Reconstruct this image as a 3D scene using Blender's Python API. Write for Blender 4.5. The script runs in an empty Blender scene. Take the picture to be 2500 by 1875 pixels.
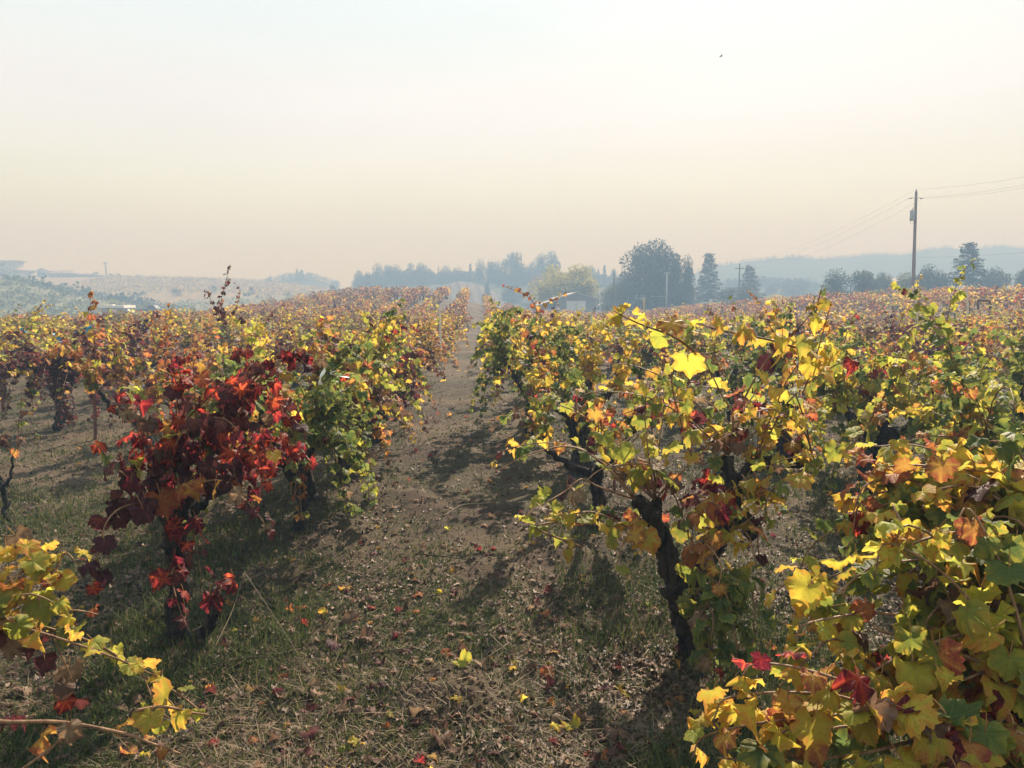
import bpy, math, random
import numpy as np
from mathutils import Matrix, Vector

R = math.radians
SC = bpy.context.scene
COL = SC.collection

# ------------------------------------------------------------------ camera
F_PX, CX, CY, HOR = 1880.0, 1250.0, 937.5, 735.0
CAM_Z = 1.75
cam_data = bpy.data.cameras.new('camera')
cam = bpy.data.objects.new('camera', cam_data)
COL.objects.link(cam)
cam_data.sensor_width = 36.0
cam_data.lens = 36.0 * F_PX / 2500.0
cam_data.clip_start = 0.05
cam_data.clip_end = 3000
PITCH = math.atan((CY - HOR) / F_PX)
YAW = math.atan(83.0 / F_PX)
cam.location = (0, 0, CAM_Z)
cam.rotation_euler = (math.pi / 2 - PITCH, 0, -YAW)
SC.camera = cam
CAMR = np.array(cam.rotation_euler.to_matrix())

# ------------------------------------------------------------------ sky and sun
SUN_EL, SUN_AZ = R(38), R(22)          # azimuth measured from +Y towards +X
world = bpy.data.worlds.new('World')
SC.world = world
world.use_nodes = True
wn, wl = world.node_tree.nodes, world.node_tree.links
wn.clear()
w_out = wn.new('ShaderNodeOutputWorld')
w_bg = wn.new('ShaderNodeBackground')
w_sky = wn.new('ShaderNodeTexSky')
w_sky.sky_type = 'NISHITA'
w_sky.sun_disc = False
w_sky.sun_elevation = SUN_EL
w_sky.sun_rotation = SUN_AZ
w_sky.dust_density = 6.0
w_sky.air_density = 1.5
w_geo = wn.new('ShaderNodeTexCoord')
w_sep = wn.new('ShaderNodeSeparateXYZ')
wl.new(w_geo.outputs['Generated'], w_sep.inputs[0])
w_ramp = wn.new('ShaderNodeValToRGB')
w_ramp.color_ramp.interpolation = 'B_SPLINE'
SKY_STOPS = [(0.00, (1.44, 0.80, 0.22)), (0.06, (1.40, 0.80, 0.26)), (0.12, (1.32, 0.98, 0.64)), (0.20, (1.12, 1.07, 1.02)),
             (0.30, (0.88, 0.97, 1.04)), (0.38, (0.80, 0.95, 1.09)), (0.65, (0.80, 0.98, 1.16)), (1.0, (0.76, 0.95, 1.16))]
els = w_ramp.color_ramp.elements
while len(els) < len(SKY_STOPS):
    els.new(0.5)
for e, (p, c) in zip(els, SKY_STOPS):
    e.position = p
    e.color = (*c, 1)
wl.new(w_sep.outputs['Z'], w_ramp.inputs[0])
w_scale = wn.new('ShaderNodeVectorMath'); w_scale.operation = 'SCALE'
w_scale.inputs['Scale'].default_value = 8.0
wl.new(w_ramp.outputs[0], w_scale.inputs[0])
w_mix = wn.new('ShaderNodeMix'); w_mix.data_type = 'RGBA'
w_mix.inputs['Factor'].default_value = 0.94
wl.new(w_sky.outputs[0], w_mix.inputs['A'])
# uneven smoke: faint broad streaks
w_map = wn.new('ShaderNodeMapping'); w_map.inputs['Scale'].default_value = (1.3, 1.3, 5.0)
wl.new(w_geo.outputs['Generated'], w_map.inputs[0])
w_nz = wn.new('ShaderNodeTexNoise'); w_nz.inputs['Scale'].default_value = 1.6; w_nz.inputs['Detail'].default_value = 3.0
wl.new(w_map.outputs[0], w_nz.inputs['Vector'])
w_mr = wn.new('ShaderNodeMapRange'); w_mr.inputs['From Min'].default_value = 0.3; w_mr.inputs['From Max'].default_value = 0.7
w_mr.inputs['To Min'].default_value = 0.955; w_mr.inputs['To Max'].default_value = 1.045
wl.new(w_nz.outputs['Fac'], w_mr.inputs['Value'])
w_sc2 = wn.new('ShaderNodeVectorMath'); w_sc2.operation = 'SCALE'
wl.new(w_scale.outputs[0], w_sc2.inputs[0]); wl.new(w_mr.outputs['Result'], w_sc2.inputs['Scale'])
wl.new(w_sc2.outputs[0], w_mix.inputs['B'])
wl.new(w_mix.outputs['Result'], w_bg.inputs['Color'])
w_bg.inputs['Strength'].default_value = 0.050
wl.new(w_bg.outputs[0], w_out.inputs['Surface'])

sun_data = bpy.data.lights.new('sun', 'SUN')
sun_data.energy = 5.0
sun_data.angle = R(0.8)
sun_data.color = (1.0, 0.90, 0.75)
sun = bpy.data.objects.new('sun', sun_data)
COL.objects.link(sun)
sun_dir = Vector((math.sin(SUN_AZ) * math.cos(SUN_EL), math.cos(SUN_AZ) * math.cos(SUN_EL), math.sin(SUN_EL)))
sun.rotation_euler = (-sun_dir).to_track_quat('-Z', 'Y').to_euler()
sun.location = (10, 20, 40)

SC.view_settings.view_transform = 'Standard'
SC.view_settings.look = 'None'
SC.view_settings.exposure = 1.42
SC.view_settings.gamma = 1.0
SC.view_settings.use_curve_mapping = False
SC.render.engine = 'CYCLES'
cy = SC.cycles
cy.max_bounces = 5
cy.diffuse_bounces = 3
cy.glossy_bounces = 2
cy.transmission_bounces = 3
cy.volume_bounces = 0
cy.transparent_max_bounces = 4
cy.use_adaptive_sampling = True
cy.adaptive_threshold = 0.02
cy.use_denoising = True
cy.caustics_reflective = False
cy.caustics_refractive = False

HAZE_DENSITY = 0.0058
HAZE_COLOR = (0.225, 0.355, 0.535)
HAZE_ABSORB = (0.412, 0.199, 0.034)

# ------------------------------------------------------------------ helpers
def ray(px, py):
    v = CAMR @ np.array([(px - CX) / F_PX, (CY - py) / F_PX, -1.0])
    return v

def at(px, py, d):
    """world point on the sight line through a photo pixel, d metres along the rows"""
    v = ray(px, py)
    return np.array([0, 0, CAM_Z]) + v * (d / v[1])

def S(a, b, x):
    t = np.clip((np.asarray(x, float) - a) / (b - a), 0, 1)
    return t * t * (3 - 2 * t)

def terrain(x, y):
    x = np.asarray(x, float); y = np.asarray(y, float)
    h = 1.95 * S(46, 88, y) * S(-25, -12, x) * (1 - S(-3, 7, x)) * (1 - S(96, 135, y))
    h = h + 1.45 * S(14, 38, x) * S(16, 46, y) * (1 - S(62, 100, y))
    h = h - 1.2 * (1 - S(-60, -8, x)) * S(14, 60, y)
    h = h - 0.5 * S(95, 150, y)
    h = h - 0.8 * S(22, 50, y) * S(-2, 6, x) * (1 - S(16, 30, x))
    h = h - 0.6 * S(22, 55, y) * (1 - S(-30, -14, x))
    return h

def ground_at(px, py):
    v = ray(px, py)
    t = -CAM_Z / v[2]
    p = np.array([0, 0, CAM_Z]) + v * t
    return p

def tag(o, label=None, cat=None, group=None, kind=None):
    if label: o['label'] = label
    if cat: o['category'] = cat
    if group: o['group'] = group
    if kind: o['kind'] = kind
    return o

def empty(name, loc, label=None, cat=None, group=None, rz=0):
    o = bpy.data.objects.new(name, None)
    COL.objects.link(o)
    o.location = tuple(float(c) for c in loc)
    o.rotation_euler = (0, 0, rz)
    o.empty_display_size = 0.2
    return tag(o, label, cat, group)

def vnoise(x, y, seed=0):
    """smooth value noise, vectorised"""
    xi = np.floor(x).astype(np.int64); yi = np.floor(y).astype(np.int64)
    fx = x - xi; fy = y - yi
    fx = fx * fx * (3 - 2 * fx); fy = fy * fy * (3 - 2 * fy)
    def h(a, b):
        n = (a * 374761393 + b * 668265263 + seed * 1442695041) & 0x7fffffff
        n = ((n ^ (n >> 13)) * 1274126177) & 0x7fffffff
        return ((n ^ (n >> 16)) & 0xffff) / 65535.0
    return (h(xi, yi) * (1 - fx) + h(xi + 1, yi) * fx) * (1 - fy) + (h(xi, yi + 1) * (1 - fx) + h(xi + 1, yi + 1) * fx) * fy

def fbm(x, y, seed=0, octs=4):
    s = 0; a = 0.5; t = 0
    for i in range(octs):
        s = s + a * vnoise(x * 2 ** i, y * 2 ** i, seed + i * 17); t += a; a *= 0.5
    return s / t

class MB:
    """collects triangles and links them as ONE mesh object"""
    def __init__(self):
        self.V = []; self.F = []; self.UV = []; self.E = []; self.RN = []; self.M = []; self.n = 0
    def add(self, V, F, mat=0, rnd=0.5, uv=None, edge=None):
        V = np.asarray(V, float).reshape(-1, 3); F = np.asarray(F, np.int64).reshape(-1, 3)
        self.V.append(V); self.F.append(F + self.n); self.n += len(V)
        self.UV.append(np.zeros((len(V), 2)) if uv is None else uv)
        self.E.append(np.zeros(len(V)) if edge is None else edge)
        self.RN.append(np.broadcast_to(rnd, (len(F),)).astype(float))
        self.M.append(np.broadcast_to(mat, (len(F),)).astype(np.int32))
    def inst(self, tpl, Ms, Ls, rnd, mat):
        V, F, uv, edge = tpl
        N = len(Ls)
        if N == 0: return
        W = np.einsum('nij,kj->nki', Ms, V) + Ls[:, None, :]
        FF = (F[None] + (np.arange(N) * len(V))[:, None, None]).reshape(-1, 3)
        self.add(W.reshape(-1, 3), FF, np.repeat(mat, len(F)), np.repeat(rnd, len(F)),
                 np.tile(uv, (N, 1)), np.tile(edge, N))
    def box(self, lo, hi, mat=0, rnd=0.5, M=None, off=(0, 0, 0)):
        lo = np.array(lo, float); hi = np.array(hi, float)
        c = np.array([[i, j, k] for i in (0, 1) for j in (0, 1) for k in (0, 1)], float)
        V = lo + c * (hi - lo)
        if M is not None: V = V @ np.array(M).T
        V = V + np.array(off)
        Q = [(0, 1, 3, 2), (4, 6, 7, 5), (0, 4, 5, 1), (2, 3, 7, 6), (0, 2, 6, 4), (1, 5, 7, 3)]
        F = [t for q in Q for t in ((q[0], q[1], q[2]), (q[0], q[2], q[3]))]
        self.add(V, F, mat, rnd)
    def tube(self, P, rad, sides=6, mat=0, rnd=0.5, lump=0.0, rng=None, cap=True):
        P = np.asarray(P, float); n = len(P)
        rad = np.broadcast_to(rad, (n,)).astype(float)
        T = np.gradient(P, axis=0); T /= np.linalg.norm(T, axis=1)[:, None] + 1e-9
        ref = np.array([0, 0, 1.0]) if abs(T[:, 2]).mean() < 0.7 else np.array([1.0, 0, 0])
        A = np.cross(T, ref); A /= np.linalg.norm(A, axis=1)[:, None] + 1e-9
        B = np.cross(T, A)
        th = np.arange(sides) / sides * 2 * math.pi
        rr = rad[:, None] * np.ones(sides)
        if lump and rng is not None:
            rr = rr * (1 + lump * rng.uniform(-1, 1, (n, sides)))
        W = P[:, None] + rr[..., None] * (np.cos(th)[None, :, None] * A[:, None] + np.sin(th)[None, :, None] * B[:, None])
        V = W.reshape(-1, 3)
        i = np.arange(n - 1)[:, None] * sides; j = np.arange(sides)[None]; j2 = (j + 1) % sides
        a, b, c, d = i + j, i + j2, i + sides + j2, i + sides + j
        F = np.concatenate([np.stack([a, b, c], -1).reshape(-1, 3), np.stack([a, c, d], -1).reshape(-1, 3)])
        if cap:
            V = np.concatenate([V, P[:1], P[-1:]])
            k = n * sides
            F = np.concatenate([F, [[k, (q + 1) % sides, q] for q in range(sides)],
                                [[k + 1, k - sides + q, k - sides + (q + 1) % sides] for q in range(sides)]])
        self.add(V, F, mat, rnd)
    def mesh(self, name, mats, smooth=True, uv=False):
        me = bpy.data.meshes.new(name)
        V = np.concatenate(self.V); F = np.concatenate(self.F)
        me.vertices.add(len(V)); me.vertices.foreach_set('co', V.astype(np.float32).ravel())
        me.loops.add(F.size); me.loops.foreach_set('vertex_index', F.astype(np.int32).ravel())
        me.polygons.add(len(F))
        me.polygons.foreach_set('loop_start', np.arange(0, F.size, 3, dtype=np.int32))
        me.polygons.foreach_set('loop_total', np.full(len(F), 3, np.int32))
        for m in mats: me.materials.append(m)
        me.polygons.foreach_set('material_index', np.concatenate(self.M))
        me.polygons.foreach_set('use_smooth', np.full(len(F), smooth))
        a = me.attributes.new('rnd', 'FLOAT', 'FACE')
        a.data.foreach_set('value', np.concatenate(self.RN).astype(np.float32))
        if uv:
            l = me.uv_layers.new(name='UVMap')
            l.data.foreach_set('uv', np.concatenate(self.UV)[F.ravel()].astype(np.float32).ravel())
            e = me.attributes.new('edge', 'FLOAT', 'POINT')
            e.data.foreach_set('value', np.concatenate(self.E).astype(np.float32))
        me.update(calc_edges=True)
        return me
    def build(self, name, mats, parent=None, smooth=True, uv=False, loc=None):
        o = bpy.data.objects.new(name, self.mesh(name, mats if isinstance(mats, (list, tuple)) else [mats], smooth, uv))
        COL.objects.link(o)
        if parent is not None: o.parent = parent
        if loc is not None: o.location = tuple(float(c) for c in loc)
        return o

def link(name, me, parent=None, M=None):
    o = bpy.data.objects.new(name, me)
    COL.objects.link(o)
    if parent is not None: o.parent = parent
    if M is not None: o.matrix_basis = M
    return o

def catmull(P, n=6):
    P = np.asarray(P, float)
    if len(P) < 3:
        t = np.linspace(0, 1, n + 1)[:, None]
        return P[0] * (1 - t) + P[-1] * t
    Q = np.vstack([2 * P[0] - P[1], P, 2 * P[-1] - P[-2]])
    out = []
    for i in range(1, len(Q) - 2):
        p0, p1, p2, p3 = Q[i - 1:i + 3]
        for t in np.arange(n) / n:
            out.append(0.5 * ((2 * p1) + (-p0 + p2) * t + (2 * p0 - 5 * p1 + 4 * p2 - p3) * t ** 2 + (-p0 + 3 * p1 - 3 * p2 + p3) * t ** 3))
    out.append(P[-1])
    return np.array(out)

# ------------------------------------------------------------------ materials
def new_mat(name):
    m = bpy.data.materials.new(name); m.use_nodes = True
    n = m.node_tree.nodes; l = m.node_tree.links
    return m, n, l, n['Principled BSDF'], n['Material Output']

def mixc(n, l, fac, a, b):
    x = n.new('ShaderNodeMix'); x.data_type = 'RGBA'
    for s, v in (('Factor', fac), ('A', a), ('B', b)):
        if hasattr(v, 'links'): l.new(v, x.inputs[s])
        else: x.inputs[s].default_value = v if s == 'Factor' else (*v, 1)
    return x.outputs['Result']

def mth(n, l, op, a, b=None, c=None, clamp=False):
    x = n.new('ShaderNodeMath'); x.operation = op; x.use_clamp = clamp
    for i, v in enumerate((a, b, c)):
        if v is None: continue
        if hasattr(v, 'links'): l.new(v, x.inputs[i])
        else: x.inputs[i].default_value = v
    return x.outputs[0]

def mrange(n, l, v, a, b, c=0.0, d=1.0, smooth=True):
    x = n.new('ShaderNodeMapRange')
    if smooth: x.interpolation_type = 'SMOOTHSTEP'
    l.new(v, x.inputs['Value'])
    for s, q in zip(('From Min', 'From Max', 'To Min', 'To Max'), (a, b, c, d)): x.inputs[s].default_value = q
    return x.outputs['Result']

def noise(n, l, vec, scale, detail=3, rough=0.55, dist=0.0):
    x = n.new('ShaderNodeTexNoise')
    x.inputs['Scale'].default_value = scale; x.inputs['Detail'].default_value = detail
    x.inputs['Roughness'].default_value = rough; x.inputs['Distortion'].default_value = dist
    if vec is not None: l.new(vec, x.inputs['Vector'])
    return x.outputs['Fac']

def rnd_out(n, l):
    a = n.new('ShaderNodeAttribute'); a.attribute_name = 'rnd'
    o = n.new('ShaderNodeObjectInfo')
    return mth(n, l, 'FRACT', mth(n, l, 'ADD', a.outputs['Fac'], o.outputs['Random']))

def leaf_mat(name, b1, b2, vein, edge, spot, vw=0.05, va=0.6, ea=0.6, trans=0.5, boost=1.0, spots=0.5):
    m, n, l, p, out = new_mat(name)
    rn = rnd_out(n, l)
    rn2 = mth(n, l, 'FRACT', mth(n, l, 'MULTIPLY', rn, 7.31))
    rn3 = mth(n, l, 'FRACT', mth(n, l, 'MULTIPLY', rn, 23.7))
    uv = n.new('ShaderNodeUVMap'); uv.uv_map = 'UVMap'
    sp = n.new('ShaderNodeSeparateXYZ'); l.new(uv.outputs[0], sp.inputs[0])
    ln = n.new('ShaderNodeVectorMath'); ln.operation = 'LENGTH'; l.new(uv.outputs[0], ln.inputs[0])
    r = ln.outputs['Value']
    th = mth(n, l, 'ABSOLUTE', mth(n, l, 'ARCTAN2', sp.outputs['Y'], sp.outputs['X']))
    dv = mth(n, l, 'MULTIPLY', mth(n, l, 'PINGPONG', th, 0.44), r)
    # side veins: chevrons that leave each main vein
    sv = mth(n, l, 'PINGPONG', mth(n, l, 'SUBTRACT', r, mth(n, l, 'MULTIPLY', dv, 0.9)), 0.075)
    cv = n.new('ShaderNodeCombineXYZ'); l.new(sp.outputs['X'], cv.inputs[0]); l.new(sp.outputs['Y'], cv.inputs[1])
    l.new(mth(n, l, 'MULTIPLY', rn, 37.0), cv.inputs[2])
    nz = noise(n, l, cv.outputs[0], 3.0, 4, 0.6)
    nf = noise(n, l, cv.outputs[0], 11.0, 3, 0.6)
    ed = n.new('ShaderNodeAttribute'); ed.attribute_name = 'edge'
    base = mixc(n, l, mrange(n, l, mth(n, l, 'ADD', mth(n, l, 'MULTIPLY', nz, 0.7), mth(n, l, 'MULTIPLY', rn2, 0.7)), 0.35, 1.0), b1, b2)
    em = mrange(n, l, mth(n, l, 'ADD', mth(n, l, 'ADD', ed.outputs['Fac'], mth(n, l, 'MULTIPLY', nz, 1.1)), mth(n, l, 'MULTIPLY', rn3, 0.5)), 1.12, 1.68, 0, ea)
    away = mrange(n, l, dv, 0.03, 0.16)
    em = mth(n, l, 'MULTIPLY', em, mth(n, l, 'ADD', mth(n, l, 'MULTIPLY', away, 0.75), 0.25))
    c = mixc(n, l, em, base, edge)
    vmask = mrange(n, l, mth(n, l, 'ADD', dv, mth(n, l, 'MULTIPLY', nf, 0.02)), 0.0, vw, va, 0.0)
    vmask = mth(n, l, 'MULTIPLY', vmask, mrange(n, l, mth(n, l, 'ADD', nz, mth(n, l, 'MULTIPLY', rn2, .5)), 0.4, 0.85, .15, 1.0))
    vmask = mth(n, l, 'MAXIMUM', vmask, mrange(n, l, sv, 0.0, 0.018, va * 0.45, 0.0))
    c = mixc(n, l, vmask, c, vein)
    spm = mrange(n, l, mth(n, l, 'ADD', nf, mth(n, l, 'MULTIPLY', rn3, 0.10)), 0.655, 0.71, 0, spots)
    c = mixc(n, l, spm, c, spot)
    # value shift per leaf
    hs = n.new('ShaderNodeHueSaturation'); l.new(c, hs.inputs['Color'])
    l.new(mrange(n, l, rn3, 0, 1, 0.72, 1.25, False), hs.inputs['Value'])
    l.new(mrange(n, l, rn2, 0, 1, 0.485, 0.512, False), hs.inputs['Hue'])
    l.new(hs.outputs[0], p.inputs['Base Color'])
    p.inputs['Roughness'].default_value = 0.55
    p.inputs['Specular IOR Level'].default_value = 0.18
    bm = n.new('ShaderNodeBump'); bm.inputs['Strength'].default_value = 0.55; bm.inputs['Distance'].default_value = 0.004
    l.new(mth(n, l, 'ADD', mrange(n, l, dv, 0, 0.08), mth(n, l, 'MULTIPLY', nf, 0.8)), bm.inputs['Height'])
    l.new(bm.outputs[0], p.inputs['Normal'])
    tr = n.new('ShaderNodeBsdfTranslucent')
    g = n.new('ShaderNodeHueSaturation'); l.new(hs.outputs[0], g.inputs['Color'])
    g.inputs['Saturation'].default_value = 1.0; g.inputs['Value'].default_value = boost
    l.new(g.outputs[0], tr.inputs['Color'])
    mx = n.new('ShaderNodeMixShader'); mx.inputs[0].default_value = trans
    l.new(p.outputs[0], mx.inputs[1]); l.new(tr.outputs[0], mx.inputs[2]); l.new(mx.outputs[0], out.inputs['Surface'])
    return m

LEAF = [
    leaf_mat('leaf_green', (.040, .070, .020), (.085, .125, .032), (.20, .24, .09), (.28, .25, .04), (.16, .08, .03), va=.4, ea=.5, trans=.48, boost=1.5),
    leaf_mat('leaf_lime', (.15, .19, .035), (.32, .33, .05), (.18, .24, .06), (.48, .32, .04), (.24, .10, .03), va=.45, ea=.45, trans=.55, boost=1.4),
    leaf_mat('leaf_yellow', (.34, .30, .04), (.52, .42, .055), (.28, .30, .06), (.48, .17, .04), (.27, .09, .03), va=.45, ea=.6, trans=.55, boost=1.3, spots=.7),
    leaf_mat('leaf_orange', (.32, .12, .035), (.46, .25, .055), (.50, .38, .08), (.20, .035, .03), (.14, .05, .03), va=.6, ea=.8, trans=.5, boost=1.25, spots=.7),
    leaf_mat('leaf_red', (.070, .007, .013), (.25, .018, .020), (.50, .10, .035), (.045, .008, .014), (.05, .012, .01), vw=.11, va=.6, ea=.9, trans=.5, boost=2.1, spots=.4),
    leaf_mat('leaf_wine', (.045, .013, .017), (.10, .026, .028), (.22, .05, .03), (.035, .012, .013), (.03, .01, .01), vw=.06, va=.5, ea=.6, trans=.42, boost=1.5, spots=.2),
    leaf_mat('leaf_dry', (.12, .07, .045), (.26, .165, .105), (.18, .12, .08), (.09, .05, .035), (.07, .04, .03), va=.4, ea=.6, trans=.38, boost=1.2),
]
GREEN, LIME, YEL, ORA, RED, WINE, DRY = range(7)

def bark_mat(name, c1, c2, scale, bump=0.6, dist=0.02, rough=0.9):
    m, n, l, p, out = new_mat(name)
    p.inputs['Specular IOR Level'].default_value = 0.2
    tc = n.new('ShaderNodeTexCoord')
    mp = n.new('ShaderNodeMapping'); mp.inputs['Scale'].default_value = (1, 1, 0.18); l.new(tc.outputs['Object'], mp.inputs[0])
    a = noise(n, l, mp.outputs[0], scale, 6, 0.65, 0.6)
    b = noise(n, l, mp.outputs[0], scale * 4, 4, 0.6)
    l.new(mixc(n, l, mrange(n, l, a, 0.35, 0.65), c1, c2), p.inputs['Base Color'])
    p.inputs['Roughness'].default_value = rough
    bm = n.new('ShaderNodeBump'); bm.inputs['Strength'].default_value = bump; bm.inputs['Distance'].default_value = dist
    l.new(mth(n, l, 'ADD', a, mth(n, l, 'MULTIPLY', b, 0.5)), bm.inputs['Height']); l.new(bm.outputs[0], p.inputs['Normal'])
    return m

BARK = bark_mat('vine_bark', (.008, .0065, .006), (.072, .056, .046), 26, 1.0, 0.05)
CANE = bark_mat('cane_bark', (.10, .05, .028), (.26, .15, .085), 30, 0.4, 0.003, 0.6)
PETIOLE = bark_mat('petiole_skin', (.20, .05, .03), (.34, .20, .06), 20, 0.1, 0.001, 0.5)
RUST = bark_mat('rusty_steel', (.09, .035, .025), (.16, .07, .045), 40, 0.3, 0.003)
PALEWOOD = bark_mat('pale_wood', (.50, .45, .37), (.68, .62, .54), 25, 0.3, 0.004)
POLEWOOD = bark_mat('pole_wood', (.13, .075, .065), (.22, .14, .12), 6, 0.5, 0.01)
GREYWOOD = bark_mat('weathered_wood', (.26, .25, .23), (.40, .38, .35), 12, 0.4, 0.006)
TREEBARK = bark_mat('tree_bark', (.05, .04, .03), (.10, .08, .06), 3, 0.5, 0.03)

def plain(name, c, rough=0.6, metal=0.0, var=0.12, scale=3.0):
    m, n, l, p, out = new_mat(name)
    tc = n.new('ShaderNodeTexCoord')
    a = noise(n, l, tc.outputs['Object'], scale, 5, 0.6)
    hs = n.new('ShaderNodeHueSaturation'); hs.inputs['Color'].default_value = (*c, 1)
    l.new(mrange(n, l, a, 0.25, 0.75, 1 - var, 1 + var), hs.inputs['Value'])
    l.new(hs.outputs[0], p.inputs['Base Color'])
    p.inputs['Roughness'].default_value = rough; p.inputs['Metallic'].default_value = metal
    return m

def varied(name, cols, rough=0.7, trans=0.3, spec=0.3):
    """per-face random colour from a list, thin translucent (grass, litter, far foliage)"""
    m, n, l, p, out = new_mat(name)
    rn = rnd_out(n, l)
    r = n.new('ShaderNodeValToRGB'); r.color_ramp.interpolation = 'LINEAR'
    e = r.color_ramp.elements
    while len(e) < len(cols): e.new(0.5)
    for i, c in enumerate(cols):
        e[i].position = i / (len(cols) - 1); e[i].color = (*c, 1)
    l.new(rn, r.inputs[0]); l.new(r.outputs[0], p.inputs['Base Color'])
    p.inputs['Roughness'].default_value = rough; p.inputs['Specular IOR Level'].default_value = spec
    tr = n.new('ShaderNodeBsdfTranslucent'); l.new(r.outputs[0], tr.inputs['Color'])
    mx = n.new('ShaderNodeMixShader'); mx.inputs[0].default_value = trans
    l.new(p.outputs[0], mx.inputs[1]); l.new(tr.outputs[0], mx.inputs[2]); l.new(mx.outputs[0], out.inputs['Surface'])
    return m

GRASS = varied('short_grass', [(.030, .046, .015), (.055, .078, .024), (.09, .105, .034), (.14, .13, .05)], 0.7, 0.35, 0.1)
STRAW = varied('dry_straw', [(.07, .052, .033), (.14, .105, .062), (.27, .205, .125)], 0.7, 0.3)
LITTER = varied('leaf_litter', [(.03, .019, .013), (.06, .036, .025), (.11, .068, .045), (.20, .125, .08)], 0.6, 0.2)
CLOD = varied('soil_clods', [(.045, .03, .021), (.07, .046, .032), (.11, .075, .052)], 0.95, 0.0, 0.1)

# ------------------------------------------------------------------ ground
def soil_relief(x, y):
    r = 0.05 * (fbm(x * 0.8, y * 0.8, 3, 3) - 0.5) + 0.060 * (fbm(x * 4.5, y * 4.5, 11, 4) - 0.5)
    r = r + 0.028 * (fbm(x * 17, y * 17, 23, 2) - 0.5) * (1 - S(9, 16, y))
    return r * (1 - S(25, 60, y))

# mounds of dug-up soil, from their place in the photo: (px, py, radius, height)
MOUNDS = [(1090, 1690, .26, .07), (1370, 1365, .34, .11), (1200, 1395, .26, .07), (830, 1310, .30, .06), (990, 1218, .30, .08),
          (700, 1395, .22, .05), (900, 1150, .35, .06), (1100, 1110, .4, .07), (860, 1290, .2, .05), (1480, 1330, .2, .06),
          (960, 1050, .4, .05), (1130, 960, .6, .07)]
MPOS = [(ground_at(a, b)[:2], r, h) for a, b, r, h in MOUNDS]

def mounds(x, y):
    h = 0
    for (c, r, hh) in MPOS:
        d = np.hypot(x - c[0], (y - c[1])) / r * (0.85 + 0.35 * vnoise(x * 3, y * 3, 5))
        h = h + hh * np.exp(-d * d * 1.6) * (0.8 + 0.5 * vnoise(x * 14, y * 14, 7))
    return h

def mound_mask(x, y):
    m = 0
    for (c, r, hh) in MPOS:
        d = np.hypot(x - c[0], (y - c[1])) / r
        m = np.maximum(m, 1 - S(0.7, 1.25, d + 0.5 * (vnoise(x * 6, y * 6, 9) - 0.5)))
    return m

def gz(x, y):
    return terrain(x, y) + soil_relief(x, y) + mounds(x, y)

yy = np.concatenate([np.linspace(-13, 0.5, 14), np.geomspace(0.8, 380, 400)])
uu = np.linspace(-1.2, 1.25, 400)
YG = np.repeat(yy[:, None], len(uu), 1)
XG = uu[None, :] * (np.abs(YG) + 2.0)
ZG = gz(XG, YG)
gm = MB()
ny, nx = YG.shape
ii = (np.arange(ny - 1)[:, None] * nx + np.arange(nx - 1)[None]).ravel()
gm.add(np.stack([XG, YG, ZG], -1).reshape(-1, 3),
       np.concatenate([np.stack([ii, ii + 1, ii + nx + 1], -1), np.stack([ii, ii + nx + 1, ii + nx], -1)]))

def ground_material():
    m, n, l, p, out = new_mat('vineyard_soil')
    tc = n.new('ShaderNodeTexCoord'); v = tc.outputs['Object']
    big = noise(n, l, v, 0.9, 4, 0.6); mid = noise(n, l, v, 5, 5, 0.65); fine = noise(n, l, v, 38, 5, 0.7); vf = noise(n, l, v, 150, 3, 0.6)
    soil = mixc(n, l, mrange(n, l, mid, 0.3, 0.7), (.026, .016, .012), (.060, .038, .027))
    soil = mixc(n, l, mrange(n, l, fine, 0.52, 0.72, 0, 0.6), soil, (.095, .061, .043))
    soil = mixc(n, l, mrange(n, l, vf, 0.6, 0.75, 0, 0.5), soil, (.12, .082, .060))
    grass = mixc(n, l, mrange(n, l, fine, 0.35, 0.65), (.030, .032, .013), (.066, .060, .026))
    gmask = mrange(n, l, mth(n, l, 'ADD', big, mth(n, l, 'MULTIPLY', mid, 0.45)), 0.58, 0.80, 0, 0.55)
    c = mixc(n, l, gmask, soil, grass)
    # straw-coloured open patches away from the path
    st = noise(n, l, v, 0.35, 4, 0.6)
    c = mixc(n, l, mrange(n, l, mth(n, l, 'ADD', st, mth(n, l, 'MULTIPLY', fine, 0.25)), 0.56, 0.76, 0, 0.65), c, (.115, .080, .052))
    l.new(c, p.inputs['Base Color'])
    p.inputs['Roughness'].default_value = 0.95; p.inputs['Specular IOR Level'].default_value = 0.15
    bm = n.new('ShaderNodeBump'); bm.inputs['Strength'].default_value = 1.0; bm.inputs['Distance'].default_value = 0.035
    l.new(mth(n, l, 'ADD', mth(n, l, 'ADD', mth(n, l, 'MULTIPLY', mid, 0.7), mth(n, l, 'MULTIPLY', fine, 0.45)), mth(n, l, 'MULTIPLY', vf, 0.2)), bm.inputs['Height'])
    l.new(bm.outputs[0], p.inputs['Normal'])
    return m
GROUND = ground_material()
g = gm.build('ground', GROUND)
tag(g, kind='structure')

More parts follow.
